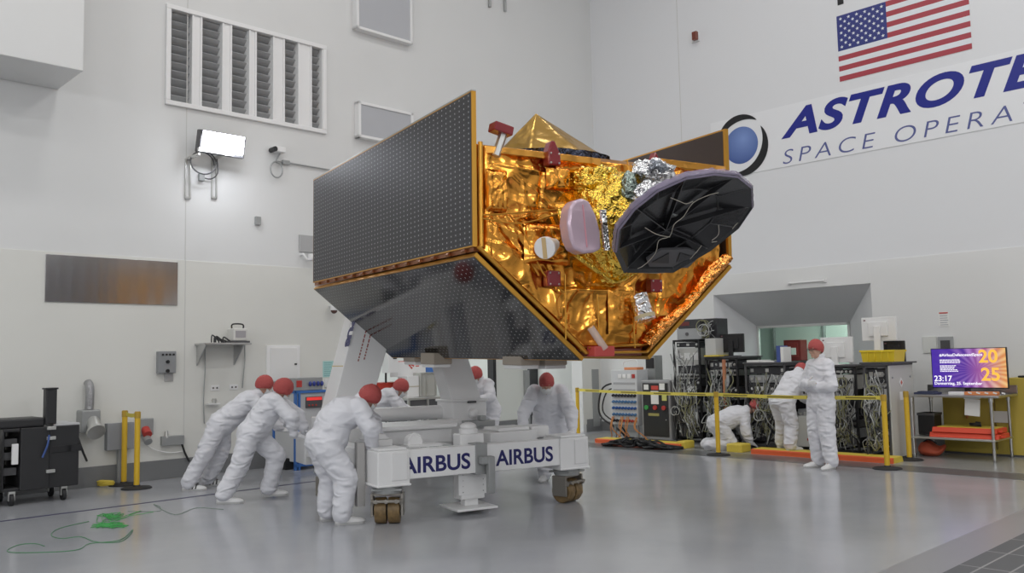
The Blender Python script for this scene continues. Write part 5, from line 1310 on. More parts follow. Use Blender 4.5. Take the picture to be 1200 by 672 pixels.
mb = MB(); mb.bx(X0-.05, X0+.46, -.97, -.5, Z1+.001, Z1+.11); mb.build('case_body', BKC, t, bevel=.02); mb = MB(); mb.tube([(X0+.44, -.9, Z1+.05), (X0+.50, -.9, Z1+.13), (X0+.54, -.86, Z1+.12)], .014); mb.build('handle', BLACK, t)
t = thing('black_tube', 'tall black square tube standing upright on the black cart', 'tube', MLW)
p0, p1 = Lw(55, 455, -1.02), Lw(67, 498, -1.02)
mb = MB(); mb.bx(p0.x, p1.x, -1.0, -.88, Z1+.026, p0.z); mb.build('tube_body', BKC, t, bevel=.01); mb = MB(); mb.bx(p0.x-.012, p1.x+.012, -1.01, -.87, p0.z-.02, p0.z); mb.build('rim', BLACK, t, bevel=.004)
# white panel at the very edge
mb = MB(); q = Lw(0, 560, -1.05); mb.bx(q.x-.4, q.x-.0+.03, -1.08, -.5, .15, .80); o = mb.build('cabinet', WHITE2, bevel=.01); o['label'] = 'sliver of a white cabinet cut by the left edge of the photo'; o['category'] = 'cabinet'; o.matrix_basis = MLW @ T((-.12, 0, 0))
# hoses and cables on the floor
def floor_line(name, label, cat, pts, r, m_, kind=None, z=.0, sm=4):
    mb = MB(); mb.tube([(gnd(x, y, 0).x, gnd(x, y, 0).y, r+z+.001) for x, y in pts], r, n=6, smooth=sm); return solo(mb.build(name, m_, smooth=True), label, cat, kind=kind)
mb = MB(); c0 = Lw(91, 512, -.6); c1 = gnd(110, 558); mb.tube([MLW @ c0, MLW @ Lw(98, 532, -.5), V((c1.x, c1.y, .015)), V((gnd(118, 566).x, gnd(118, 566).y, .012))], .014)
solo(mb.build('black_cable', BLACKR, smooth=True), 'black cable hanging from the cart end down to the floor', 'cable')
random.seed(8)
def coil(name, label, px, py, r0, n, rt_, m_, turns=5, h=.0):
    g = gnd(px, py); mb = MB(); L = []
    for k in range(turns*10):
        a_ = k*2*PI/10; rr = r0*(1+.15*math.sin(k*.7)+random.uniform(-.06, .06)); L.append((g.x+rr*math.cos(a_), g.y+rr*.8*math.sin(a_), rt_+.001+h*(k/(turns*10))+random.random()*.01))
    mb.tube(L, rt_, n=6, smooth=3); return solo(mb.build(name, m_, smooth=True), label, 'hose', group='coiled hoses')
coil('yellow_hose', 'small coil of yellow hose on the floor right of the cart', 123, 571, .10, 5, .010, YRUB, 4, .07)
coil('dark_green_hose', 'small coil of dark green hose by the wall between cart and yellow hose', 104, 569, .15, 5, .012, mat('dark_green', (.01, .07, .04), .5), 4, .05)
random.seed(15)
def tangle(cx, cy, rx, ry, n, seed):
    random.seed(seed); L = []
    a_ = 0
    for k in range(n):
        a_ += random.uniform(1.2, 4.2); s_ = random.uniform(.05, 1); L.append((cx+rx*s_*math.cos(a_), cy+ry*s_*math.sin(a_)))
    return L
floor_line('tangled_line', 'bright green cord heaped in a tangle on the grey floor', 'cord', [(180, 601), (150, 606), (165, 600)] + tangle(131, 606, 24, 5, 34, 1) + tangle(127, 617, 24, 5, 44, 2) + tangle(128, 612, 28, 12, 10, 3), .003, GREEN, z=.004)
floor_line('floor_line', 'thin green cord trailing in long loops left of the green tangle', 'cord', [(104, 612), (70, 620), (60, 628), (72, 632), (95, 630), (112, 636), (140, 636), (152, 628), (155, 622), (140, 634), (105, 638), (92, 645), (60, 648), (10, 648), (20, 640), (40, 638), (52, 641)], .0035, mat('green_thin', (.08, .25, .12), .5))
floor_line('floor_line', 'thin pale cord trailing right of the green tangle under the pushers', 'cord', [(150, 600), (185, 600), (188, 595), (180, 592), (205, 604), (230, 596), (262, 598)], .003, mat('green_pale', (.20, .27, .22), .5))
t = thing('toolbox', 'flat black box on the floor by the left wall behind the pushers', 'box', MLW)
a, b_ = Lw(329, 541, -.35), Lw(353, 553, -.35); mb = MB(); mb.bx(a.x-.04, a.x+.22, -.55, -.1, .0, .17); mb.build('box_body', BLACK, t, bevel=.015); mb = MB(); mb.tube([(a.x+.0, -.32, .17), (a.x+.02, -.32, .21), (a.x+.16, -.32, .21), (a.x+.18, -.32, .17)], .012); mb.build('handle', mat('handle_blue', (.06, .12, .3), .4), t)
# blue framed control unit behind the pushers
t = thing('control_unit', 'pale control unit in a blue frame with a red display against the left wall', 'control unit', MLW)
a, b_ = Lw(346, 459, -.75), Lw(387, 497, -.75)
x0, x1, z1 = a.x, b_.x, Lw(365, 458, -.75).z
mb = MB(); mb.bx(x0+.02, x1-.02, -.72, -.1, .12, z1-.03); mb.build('casing', mat('unit_cream', (.58, .59, .60), .4), t, bevel=.01)
mb = MB(); f = .035
xm = Lw(350, 470, -.75).x
for xx in (x0, xm, x1-f): mb.bx(xx, xx+f, -.75, -.70, 0, z1); mb.bx(xx, xx+f, -.1, -.06, 0, z1)
mb.bx(x0, x1, -.75, -.70, z1-f, z1); mb.bx(x0, x1, -.1, -.06, z1-f, z1); mb.bx(x0, x1, -.75, -.7, .05, .09); mb.bx(x0, x0+f, -.75, -.06, z1-f, z1); mb.bx(x1-f, x1, -.75, -.06, z1-f, z1)
mb.build('frame', BLUE, t, bevel=.004)
a, b_ = Lw(359, 465.5, -.75), Lw(378, 477.5, -.75)
mb = MB(); mb.bx(a.x, b_.x, -.745, -.72, b_.z, a.z); dp_ = mb.build('display_panel', DGREY, t, bevel=.003)
mb = MB(); mb.bx(a.x+.01, b_.x-.01, -.75, -.745, a.z-.055, a.z-.01); mb.build('led_display', mat('led_red', (.5, .03, .03), .4, emis=(1, .05, .04), estr=.55), dp_)
mb = MB(); 
for k in range(3): mb.cyl((a.x+.05+.06*k, -.745, b_.z+.04), (a.x+.05+.06*k, -.755, b_.z+.04), .014, n=10)
mb.build('buttons', RED, dp_)
t = thing('valve_box', 'grey box with red switch and four blue knobs above the blue framed unit', 'control box', MLW)
a, b_ = Lw(346, 443.5, -.5), Lw(378, 456.5, -.5); zb2 = z1
mb = MB(); mb.bx(a.x, b_.x, -.5, -.25, zb2, a.z); mb.build('enclosure', GREYM, t, bevel=.006)
mb = MB(); mb.bx(a.x+.02, a.x+.11, -.515, -.5, zb2+.05, a.z-.04); mb.build('red_switch', RED, t, bevel=.004)
for k in range(4):
    xx = a.x+(b_.x-a.x)*(.52+.145*k); mb = MB(); mb.sph((xx, -.52, (zb2+a.z)/2), (.024, .03, .04), 12, 8); mb.build('blue_knob', mat('knob_blue', (.03, .05, .28), .3), t, smooth=True)
t = thing('yellow_bag', 'yellow roll lying on the rear beam of the trolley behind the second pusher', 'roll', MS)
mb = MB(); mb.tube([(.30, 4.86, .745), (.5, 4.86, .76), (.72, 4.86, .745)], .045, n=14); mb.build('roll', YRUB, t, smooth=True); mb = MB(); mb.cyl((.42, 4.86, .75), (.45, 4.86, .75), .05, n=14); mb.build('strap', BLACK, t)

# ================================================================== BEYOND THE DOORWAY
t = thing('red_rack', 'red tubular trolley rack with wire shelves in the hall beyond the doorway', 'rack', MLW)
def HL(x, y, yl): return Lw(x, y, yl)
RY_ = .9
a, b_ = Lw(439, 405, RY_), Lw(507, 460, RY_); zt_ = Lw(460, 396, RY_).z
REDP = mat('rack_red', (.55, .05, .03), .35)
mb = MB()
for px in (438, 452, 474, 503):
    x_ = Lw(px, 430, RY_).x
    for y_ in (RY_, RY_+.6): mb.cyl((x_, y_, .1), (x_, y_, 2.2), .022 if px in (438, 503) else .018, n=8)
mb.build('posts', BLACK, t)
for zz_px in (423.5, 455):
    z_ = Lw(470, zz_px, RY_).z; mb = MB()
    mb.bx(a.x, b_.x, RY_-.02, RY_+.02, z_-.03, z_+.0); mb.bx(a.x, b_.x, RY_+.58, RY_+.62, z_-.03, z_); mb.bx(a.x, b_.x, RY_, RY_+.6, z_-.02, z_-.01); mb.build('shelf', REDP, t)
z_ = Lw(470, 448, RY_).z; mb = MB(); mb.bx(Lw(438, 450, RY_).x, Lw(480, 450, RY_).x, RY_-.03, RY_+.5, .55, z_); mb.build('lower_bin', REDP, t, bevel=.02)
mb = MB(); zz = Lw(460, 459, RY_).z; mb.bx(Lw(445, 450, RY_).x, Lw(476, 450, RY_).x, RY_-.04, RY_-.03, zz-.02, zz); mb.build('purple_stripe', mat('purple', (.25, .12, .35), .5), t)
mb = MB(); mb.tube([Lw(438, 450, RY_), Lw(436, 440, RY_), Lw(441, 430, RY_)], .02); mb.build('hose', REDP, t)
def hbox(name, label, cat, p0, p1, yl, d_, m_, M_=MLW, bev=.008):
    a, b_ = Lw(*p0, yl), Lw(*p1, yl); mb = MB(); mb.bx(a.x, b_.x, yl, yl+d_, b_.z, a.z); return solo(mb.build(name, m_, bevel=bev), label, cat, M_), a, b_
zs = Lw(470, 423.5, RY_).z
t2 = thing('white_carton', 'white carton with a red emblem in the hall between the rack posts', 'carton', MLW)
a, b_ = Lw(466, 424.5, RY_-.3), Lw(499, 441, RY_-.3); mb = MB(); mb.bx(a.x, b_.x, RY_-.3, RY_-.06, b_.z, a.z); mb.build('carton_body', WHITE2, t2, bevel=.005)
mb = MB(); c = Lw(482, 430, RY_-.3); 
for dx, dz in ((-.04, .02), (.0, -.02), (.04, .02), (0, .04)): mb.box((c.x+dx, RY_-.303, c.z+dz), (.05, .004, .03), RY(.6))
mb.bx(c.x+.10, c.x+.18, RY_-.304, RY_-.3, c.z, c.z+.02); mb.build('emblem', mat('emblem_red', (.6, .08, .06), .5), t2)
t2 = thing('blue_bin', 'small blue bin beside the white carton in the hall', 'bin', MLW)
a, b_ = Lw(502, 424, RY_-.2), Lw(513, 440, RY_-.2); mb = MB(); mb.bx(a.x, b_.x, RY_-.3, RY_-.05, b_.z, a.z); mb.build('bin_body', BLUE, t2, bevel=.02); mb = MB(); mb.bx(a.x-.02, b_.x+.03, RY_-.33, RY_-.03, b_.z-.02, b_.z+.01); mb.build('tray', ALU, t2)
TBY = .12
tb0, tb1 = Lw(478, 467, TBY), Lw(534, 467, TBY); tz = Lw(490, 466.5, TBY).z
t2 = thing('work_table', 'dark grey work table with a pale metal edge beyond the doorway', 'table', MLW)
mb = MB(); mb.bx(tb0.x, tb1.x, TBY, TBY+.7, tz-.04, tz); mb.build('table_top', ALU, t2, bevel=.004)
mb = MB(); mb.bx(tb0.x+.03, tb1.x-.03, TBY+.03, TBY+.65, .1, tz-.04); mb.build('cabinet', DGREY, t2, bevel=.006)
for x_ in (tb0.x+.01, (tb0.x*1.0+tb1.x)/2-.12, tb1.x-.05):
    mb = MB(); mb.bx(x_, x_+.04, TBY+.0, TBY+.04, 0, tz-.04); mb.build('leg', ALU, t2)
t2 = thing('aluminium_case', 'tall aluminium frame case standing on the dark work table', 'case', MLW)
a, b_ = Lw(493, 437, TBY+.25), Lw(511, 464, TBY+.25)
mb = MB(); mb.bx(a.x, b_.x, TBY+.25, TBY+.55, tz+.002, a.z); mb.build('case_body', mat('case_grey', (.50, .50, .47), .4, .3), t2, bevel=.008)
mb = MB()
for x_ in (a.x-.005, a.x+.11, b_.x-.025): mb.bx(x_, x_+.03, TBY+.235, TBY+.25, tz+.01, a.z)
mb.bx(a.x, b_.x, TBY+.235, TBY+.25, a.z-.03, a.z); mb.build('edge_rails', ALU, t2)
t2 = thing('white_carton', 'pale carton on the dark table left of the aluminium case', 'carton', MLW)
a, b_ = Lw(480, 441, TBY+.3), Lw(491, 464, TBY+.3); mb = MB(); mb.bx(a.x-.05, b_.x, TBY+.3, TBY+.6, tz+.002, a.z); mb.build('carton_body', WHITE2, t2, bevel=.004)
mb = MB(); mb.bx(a.x-.052, b_.x+.0, TBY+.296, TBY+.3, (tz+a.z)/2-.01, (tz+a.z)/2+.01); mb.build('tape', mat('tape_beige', (.55, .5, .4), .5), t2)
t2 = thing('wall_cabinet', 'white instrument cabinet hanging in the hall left of the leaning arm top', 'cabinet', MLW)
a, b_ = Lw(455, 405, .5), Lw(467, 437, .5); mb = MB(); mb.bx(a.x, b_.x, .5, .7, b_.z, a.z); mb.build('cabinet_body', WHITE2, t2, bevel=.008)
mb = MB(); c, d_ = Lw(461, 416, .49), Lw(465, 421, .49); mb.bx(c.x, d_.x, .49, .5, d_.z, c.z); mb.build('dark_window', BLACK, t2)

# ================================================================== RIGHT SIDE EQUIPMENT
def Rb(p0, p1, d_): 
    a, b_ = Rw(*p0, -d_), Rw(*p1, -d_); return a.x, b_.x, b_.z, a.z
# low ramps: yellow top with orange edge
def ramp(label, px0, px1, py):
    d1, d0 = 2.24, 1.86
    a = Rw(px0, py, -d1).x; b_ = Rw(px1, py+12, -d1).x
    t = thing('cable_ramp', label, 'ramp', MRW, group='floor ramps')
    mb = MB(); mb.prism([(-d1, .0), (-d1, .075), (-d1+.05, .085), (-d1+.05, 0)], a, b_, 'x'); mb.build('orange_edge', ORANGE, t, bevel=.004)
    mb = MB(); mb.prism([(-d1+.05, 0), (-d1+.05, .087), (-d0-.04, .087), (-d0, .0)], a, b_, 'x'); mb.build('yellow_top', YRUB, t, bevel=.004); return t
ramp('orange edged yellow floor ramp in front of the electrical panels', 697, 797, 514)
ramp('orange edged yellow floor ramp under the bending person', 880, 1046, 530)
t = thing('yellow_block', 'short yellow floor piece by the hands of the kneeling person', 'ramp', MRW)
a = Rw(855, 530, -2.1); b_ = Rw(873, 532, -2.1); mb = MB(); mb.bx(a.x, b_.x, -2.2, -1.9, 0, .14); mb.build('block_body', YRUB, t, bevel=.02)
t = thing('yellow_block', 'short yellow floor piece at the right end of the black cable pile', 'ramp', MRW)
a = Rw(797, 525, -2.1); b_ = Rw(802, 527, -2.1); mb = MB(); mb.bx(a.x, b_.x+.08, -2.2, -1.9, 0, .13); mb.build('block_body', YRUB, t, bevel=.02)
# heap of black cables
random.seed(9); mb = MB()
for k in range(16):
    L = []
    x_a, x_b = Rw(713, 521, -2.4).x, Rw(788, 524, -2.5).x
    for j in range(12): L.append((x_a+(x_b-x_a)*(j/11)+random.uniform(-.05, .05), -2.46+random.uniform(-.15, .15)-.05*math.sin(j), .02+random.random()*.14*math.sin(PI*(j+.5)/12)))
    mb.tube(L, .018, n=6, smooth=3)
solo(mb.build('cable_pile', BLACKR, smooth=True), 'long heap of thick black cables on the floor before the ramp', 'cables', MRW, kind='stuff')
# power distribution panel with connectors
t = thing('connector_panel', 'white power distribution cabinet with rows of blue and red connectors', 'cabinet', MRW)
x0, x1, z0, z1 = Rb((716, 434), (748, 499), 1.45)
mb = MB(); mb.bx(x0, x1, -1.45, -1.1, z0, z1); mb.build('cabinet_body', mat('cabinet_white', (.62, .63, .65), .4), t, bevel=.008)
for x_ in (x0+.02, x1-.05):
    for y_ in (-1.42, -1.15): mb = MB(); mb.bx(x_, x_+.03, y_, y_+.03, 0, z0); mb.build('leg', GREYM, t)
cols = ['con_blue', 'con_blue2', 'con_blue', 'con_red']
mat('con_blue', (.04, .12, .38), .35); mat('con_blue2', (.10, .22, .42), .35); mat('con_red', (.50, .06, .04), .35); mat('con_dark', (.03, .03, .04), .4)
for r_ in range(5):
    for c_ in range(8):
        x_ = x0+(x1-x0)*(.08+.12*c_); z_ = z0+(z1-z0)*(.08+.115*r_)
        m_ = MT[['con_red', 'con_blue2', 'con_blue', 'con_blue2', 'con_dark'][r_]] if not (r_ == 0 and c_ < 3) else MT['con_dark']
        mb = MB(); mb.cyl((x_, -1.45, z_), (x_, -1.485, z_-.01), .026, n=12); mb.cyl((x_, -1.485, z_-.01), (x_, -1.50, z_-.014), .018, n=12); mb.build('connector', m_, t)
for k, (w_, m_) in enumerate(((.12, WHITE2), (.12, WHITE2), (.12, WHITE2), (.10, RED))):
    x_ = x0+(x1-x0)*(.28+.18*k); mb = MB(); mb.bx(x_, x_+w_*.7, -1.462, -1.45, z1-.16, z1-.08); mb.build('breaker' if k < 3 else 'main_switch', m_, t, bevel=.004)
for k in range(3):
    z_ = z1-.26-.13*k; mb = MB(); mb.bx(x0+.05, x1-.05, -1.455, -1.45, z_-.02, z_+.02); mb.build('label_rail', mat('rail_grey', (.40, .40, .42), .5), t)
random.seed(2)
mb = MB()
for k in range(9):
    x_ = random.uniform(x0, x1); mb.tube([(x_, -1.47, z0+.15), (x_+.05, -1.6, z0-.05), (x_+random.uniform(-.2, .3), -1.55, .05), (x_+random.uniform(-.3, .5), -1.75, .02)], .010)
mb.build('orange_leads', mat('lead_orange', (.55, .22, .06), .5), t); t.children[-1]['kind'] = 'stuff'
t = thing('cable_hoop', 'large loop of thick black cable at the left of the white power cabinet', 'cable', MRW)
c = Rw(705, 470, -1.3); mb = MB(); mb.tube([(x0, -1.3, z1-.25), (c.x+.05, -1.3, z1-.35), (c.x-.08, -1.3, z0+.35), (c.x+.0, -1.3, z0+.1), (x0, -1.3, z0-.1), (x0+.2, -1.3, .03)], .018); mb.tube([(x0, -1.25, z1-.35), (c.x+.12, -1.25, z1-.42), (c.x-.02, -1.25, z0+.35), (c.x+.05, -1.25, z0+.15), (x0+.05, -1.25, z0-.05), (x0+.2, -1.25, .03)], .014); mb.build('loop', BLACKR, t, smooth=True)
# cone of orange and clear things on top of cabinet
t = thing('orange_tray', 'orange strip and clear hoop lying on the white power cabinet', 'tray', MRW)
mb = MB(); mb.bx(x0+.3, x1-.02, -1.42, -1.2, z1, z1+.05); mb.build('strip', mat('strip_orange', (.75, .28, .12), .5), t, bevel=.008)
mb = MB(); mb.tube([(x0+.25, -1.35, z1+.01), (x0+.25, -1.35, z1+.16), (x0+.55, -1.35, z1+.18), (x0+.58, -1.35, z1+.01)], .012); mb.build('hoop', WHITE2, t, smooth=True)
t = thing('junction_box_stand', 'narrow grey box stand with a dark screen between power cabinet and black panel', 'box', MRW)
a0_, a1_, az0, az1 = Rb((756, 417), (768, 446), .95); mb = MB(); mb.bx(a0_, a1_, -.95, -.7, 0, az1); mb.build('column', GREYM, t, bevel=.01); mb = MB(); mb.bx(a0_+.02, a1_-.02, -.96, -.95, az1-.25, az1-.05); mb.build('screen', BLACK, t)
# black electrical panel
t = thing('electrical_cabinet', 'black faced electrical cabinet with grey frame, notices and three round buttons', 'cabinet', MRW)
x0, x1, z0, z1 = Rb((751, 446), (787, 512), 1.52); z0 = .05
mb = MB(); mb.bx(x0, x1, -1.52, -1.0, z0, z1); mb.build('cabinet_body', mat('panel_frame_grey', (.33, .33, .34), .4), t, bevel=.02)
mb = MB(); mb.bx(x0+.045, x1-.045, -1.535, -1.52, z0+.06, z1-.05); dr = mb.build('door', mat('door_black', (.03, .03, .032), .35), t, bevel=.005)
W_ = x1-x0; H_ = z1-z0
def pl(u0, u1, v0, v1, m_, nm='label_plate'):
    mb = MB(); mb.bx(x0+W_*u0, x0+W_*u1, -1.542, -1.535, z0+H_*v0, z0+H_*v1); mb.build(nm, m_, dr)
pl(.12, .28, .84, .93, PAPER); pl(.38, .62, .84, .91, mat('label_red', (.65, .08, .06), .5), 'red_label'); pl(.66, .84, .84, .95, PAPER); pl(.36, .62, .60, .82, PAPER); pl(.74, .90, .66, .76, mat('label_yellow', (.65, .65, .20), .5), 'yellow_label'); pl(.25, .62, .40, .445, mat('label_olive', (.40, .36, .12), .5), 'yellow_label')
for u, m_, nm in ((.2, GREEN, 'green_button'), (.5, RED, 'red_button'), (.8, RED, 'red_button')):
    mb = MB(); mb.cyl((x0+W_*u, -1.535, z0+H_*.54), (x0+W_*u, -1.565, z0+H_*.54), .042, n=18); mb.build(nm, m_, dr, smooth=True)
mb = MB(); mb.cyl((x0+W_*.86, -1.535, z0+H_*.34), (x0+W_*.86, -1.55, z0+H_*.34), .012, n=10); mb.build('lock', ALU, dr)
CABLES = [mat('cable_grey', (.25, .255, .25), .5), mat('cable_white', (.50, .51, .50), .5), mat('cable_dark', (.03, .03, .035), .5), mat('cable_olive', (.26, .26, .14), .5)]
def spaghetti(parent, x0, x1, y, z0, z1, n, seed, r=.008, depth=.12, name='cable_bundle'):
    random.seed(seed)
    for ci, m_ in enumerate(CABLES):
        mb = MB()
        for k in range(n//4+2):
            L = []; x_ = random.uniform(x0, x1); z_ = random.uniform(z0+(z1-z0)*.4, z1); e_ = random.uniform(x0, x1); N_ = random.randint(4, 7)
            for j in range(N_):
                u = j/(N_-1); L.append((x_+(e_-x_)*u+random.uniform(-.09, .09), y-random.random()*depth-.02*math.sin(PI*u), z_+(z0-z_)*u*random.uniform(.7, 1)+random.uniform(-.06, .06)))
            mb.tube(L, r*random.uniform(.7, 1.2), n=5, smooth=4)
        for k in range(1 if ci % 2 else 0):
            cx_, cz_, R_ = random.uniform(x0+.1, x1-.1), random.uniform(z0+.1, z1-.1), random.uniform(.07, .12)
            mb.tube([(cx_+R_*math.cos(q), y-.05-.01*j, cz_+R_*math.sin(q)) for j, q in enumerate([i*2*PI/9 for i in range(19)])], r, n=5, smooth=3)
        o = mb.build(name, m_, parent, smooth='all'); o['kind'] = 'stuff'
def rack(label, p0, p1, d_, dep, units, seed, cab=24, side=None, top=True, name='equipment_rack', frame=BLACK, z0=None):
    "open rack: frame, drawer-like instruments with dials and ports, loops of cable hanging in front"
    x0, x1, zz0, z1 = Rb(p0, p1, d_); zz0 = .04 if z0 is None else z0
    t = thing(name, label, 'rack', MRW, group='cabled equipment racks'); random.seed(seed); f = .035
    mb = MB()
    for x_ in (x0, x1-f):
        for y_ in (-d_, -d_+dep-f): mb.bx(x_, x_+f, y_, y_+f, zz0, z1)
    for z_ in (zz0, z1-f):
        mb.bx(x0, x1, -d_, -d_+f, z_, z_+f); mb.bx(x0, x1, -d_+dep-f, -d_+dep, z_, z_+f); mb.bx(x0, x0+f, -d_, -d_+dep, z_, z_+f); mb.bx(x1-f, x1, -d_, -d_+dep, z_, z_+f)
    mb.build('frame', frame, t, bevel=.004)
    if top: mb = MB(); mb.bx(x0-.02, x1+.02, -d_-.02, -d_+dep+.02, z1, z1+.025); mb.build('top_board', DGREY, t, bevel=.004)
    mb = MB(); mb.bx(x0+f, x1-f, -d_+dep-.06, -d_+dep-.04, zz0+f, z1-f); mb.build('back_panel', BLACK, t)
    if side:
        mb = MB(); mb.bx(x1, x1+.02, -d_, -d_+dep, zz0, z1); mb.build('side_panel', side, t, bevel=.004)
    z_ = zz0+.08; H_ = z1-zz0-.12; k = 0; tot = sum(u[0] for u in units)
    for h_, m_ in units:
        hh = H_*h_/tot
        if m_ is not None:
            rec = random.uniform(.02, .10)
            mb = MB(); mb.bx(x0+f+.005, x1-f-.005, -d_+rec, -d_+dep-.1, z_+.008, z_+hh-.008); u_ = mb.build('instrument', m_, t, bevel=.005)
            mb = MB(); n_ = random.randint(3, 7); yy = -d_+rec
            for q in range(n_):
                xx = x0+f+.06+(x1-x0-2*f-.12)*q/(n_-1)
                if random.random() < .5: mb.cyl((xx, yy, z_+hh*.5), (xx, yy-.02, z_+hh*.5), min(.022, hh*.25), n=10)
                else: mb.bx(xx-.03, xx+.03, yy-.006, yy, z_+hh*.3, z_+hh*.7)
            mb.build('dials_and_ports', random.choice([DGREY, ALU, BLACK, WHITE2]), u_)
        z_ += hh; k += 1
    if cab: spaghetti(t, x0+.02, x1-.02, -d_-.02, zz0+.05, z1-.08, cab, seed)
    return t, x0, x1, z1
LG = mat('instrument_grey', (.36, .37, .38), .4); LW_ = mat('instrument_cream', (.55, .55, .53), .45); DK = mat('instrument_dark', (.045, .045, .05), .4)
r1_, x0, x1, z1 = rack('tall black open rack with tangled grey cables under two stacked instruments', (788, 399), (824, 520), 1.45, .75, [(1, DK), (1.2, None), (.6, LG), (.6, DK), (1.1, None), (.7, DK), (.4, ALU), (.8, DK), (1.6, LW_), (.5, DK)], 1, 40, top=False)
t = thing('bench_instrument', 'pale grey instrument on top of the tall open rack, under the black one', 'instrument', MRW)
a_, b__, c_, e_ = Rb((793, 384), (822, 399), 1.5)
mb = MB(); mb.bx(a_, b__, -1.5, -1.0, z1+.002, z1+.20); mb.build('case', LG, t, bevel=.008); mb = MB(); mb.cyl((a_+.22, -1.5, z1+.1), (a_+.22, -1.515, z1+.1), .03, n=14); mb.build('badge', DGREY, t); iz = z1+.202
t = thing('bench_instrument', 'black instrument with a dark red display at the very top of the rack stack', 'instrument', MRW)
mb = MB(); mb.bx(a_+.03, b__-.02, -1.5, -1.05, iz, iz+.16); mb.build('case', DK, t, bevel=.006); mb = MB(); mb.bx(a_+.08, a_+.28, -1.506, -1.5, iz+.05, iz+.12); mb.build('display', mat('dark_red_display', (.16, .03, .03), .3), t)
t = thing('bench_instrument', 'dark upright module with cable ends right of the black instrument', 'instrument', MRW)
a2_, b2_, c2_, e2_ = Rb((823, 374), (841, 402), 1.35); zm_ = Rw(830, 397, -1.35).z; mb = MB(); mb.bx(a2_+.03, b2_, -1.35, -1.0, zm_, e2_); mb.build('case', DK, t, bevel=.006); spaghetti(t, a2_, b2_-.05, -1.37, zm_+.02, e2_-.02, 8, 33)
r2_, q0, q1, qz = rack('wide cabled instrument rack below the black monitor', (826, 420), (868, 520), 1.45, .8, [(.6, LG), (.5, DK), (.7, LW_), (.5, DK), (.6, None), (.5, LG), (.5, DK), (.8, None), (.5, ALU), (.7, DK)], 2, 44)
mb = MB(); mb.bx(q0+.52*(q1-q0)+.08, q0+.52*(q1-q0)+.13, -1.56, -1.52, .6, qz-.03); mb.build('copper_strip', mat('copper_strip', (.5, .2, .1), .4), r2_)
t = thing('document_box', 'cream box with yellow pads on the rack beside the tall one', 'box', MRW)
a_, b__, c_, e_ = Rb((824, 396), (837, 414), 1.55); mb = MB(); mb.bx(a_, b__, -1.5, -1.05, qz+.05, zm_-.002); mb.build('box_body', LW_, t, bevel=.005); mb = MB(); mb.bx(a_-.02, b__+.06, -1.52, -1.05, qz+.026, qz+.05); mb.build('yellow_pad', YRUB, t)
def monitor(label, p0, p1, d_, rz, back, stand_z, m_body, emis=False, name='monitor', standx=.5):
    x0, x1, z0, z1 = Rb(p0, p1, d_); cx_ = (x0+x1)/2; w_, h_ = (x1-x0)/max(.6, math.cos(rz)), z1-z0
    t = thing(name, label, 'monitor', MRW, (cx_, -d_, 0), rz, group='monitors on the racks')
    mb = MB(); mb.bx(-w_/2, w_/2, -.02, .025, z0, z1); mb.build('housing', m_body, t, bevel=.008)
    if back:
        mb = MB(); mb.bx(-w_*.28, w_*.28, -.05, -.02, z0+h_*.2, z0+h_*.8); mb.bx(-w_*.09, w_*.09, -.09, -.05, stand_z, z0+h_*.62); mb.build('stand_neck', m_body, t, bevel=.006)
        mb = MB(); mb.sph((-w_*.40, -.021, z1-h_*.12), (.018, .003, .012), 10, 6); mb.build('emblem', mat('emblem_grey', (.2, .1, .12), .4), t)
        mb = MB(); mb.bx(-w_/2+.01, w_/2-.01, .025, .028, z0+.01, z1-.01); mb.build('screen', BLACK, t)
    else:
        mb = MB(); mb.bx(-w_/2+.012, w_/2-.012, -.023, -.02, z0+.015, z1-.012); mb.build('screen', mat('screen_black', (.01, .01, .012), .12), t)
        mb = MB(); mb.bx(-.03, .03, .03, .06, stand_z, z0+h_*.4); mb.build('stand_neck', m_body, t)
    mb = MB(); mb.bx(-.13, .13, -.12, .10, stand_z, stand_z+.012); mb.build('stand_foot', m_body, t, bevel=.004)
    return t, z0, z1
monitor('black monitor seen from behind on the rack left of the window niche', (845, 392), (871, 413), 1.2, D(12), True, qz+.026, BLACK)
r3_, q0, q1, qz3 = rack('open black bench rack with pale top behind the bending person', (872, 427), (924, 522), 1.40, .8, [(.8, DK), (.35, ALU), (.5, DK), (.35, ALU), (1.3, None), (.8, DK), (.6, LG), (.6, DK)], 3, 36, frame=DGREY)
t = thing('paper_stack', 'flat white trays and papers laid along the black bench rack', 'papers', MRW); random.seed(12)
mb = MB(); u_ = q0+.02
while u_ < q1-.25:
    w_ = random.uniform(.18, .3); h_ = random.uniform(.02, .05); mb.bx(u_, u_+w_, -1.35, -.95, qz3+.026, qz3+.026+h_); u_ += w_+.02
mb.build('sheets', PAPER, t, bevel=.003)
t = thing('blue_binder', 'blue and white binders upright on the bench by the bending head', 'binder', MRW)
a_, b__, c_, e_ = Rb((908, 424), (916, 440), 1.42); mb = MB(); mb.bx(a_, a_+.07, -1.36, -1.1, qz3+.026, qz3+.30); mb.build('blue_spine', mat('binder_blue', (.06, .10, .32), .5), t, bevel=.003); mb = MB(); mb.bx(a_+.075, a_+.13, -1.36, -1.1, qz3+.026, qz3+.28); mb.build('white_spine', PAPER, t, bevel=.003)
r4_, q0, q1, qz4 = rack('cabled rack between the two standing workers', (927, 432), (966, 526), 1.40, .8, [(.8, DK), (.6, DK), (.6, LG), (.5, None), (1.2, WHITE2), (.5, DK)], 4, 0)
t = thing('white_server', 'white instrument case with a round red button low behind the two standing workers', 'instrument', MRW)
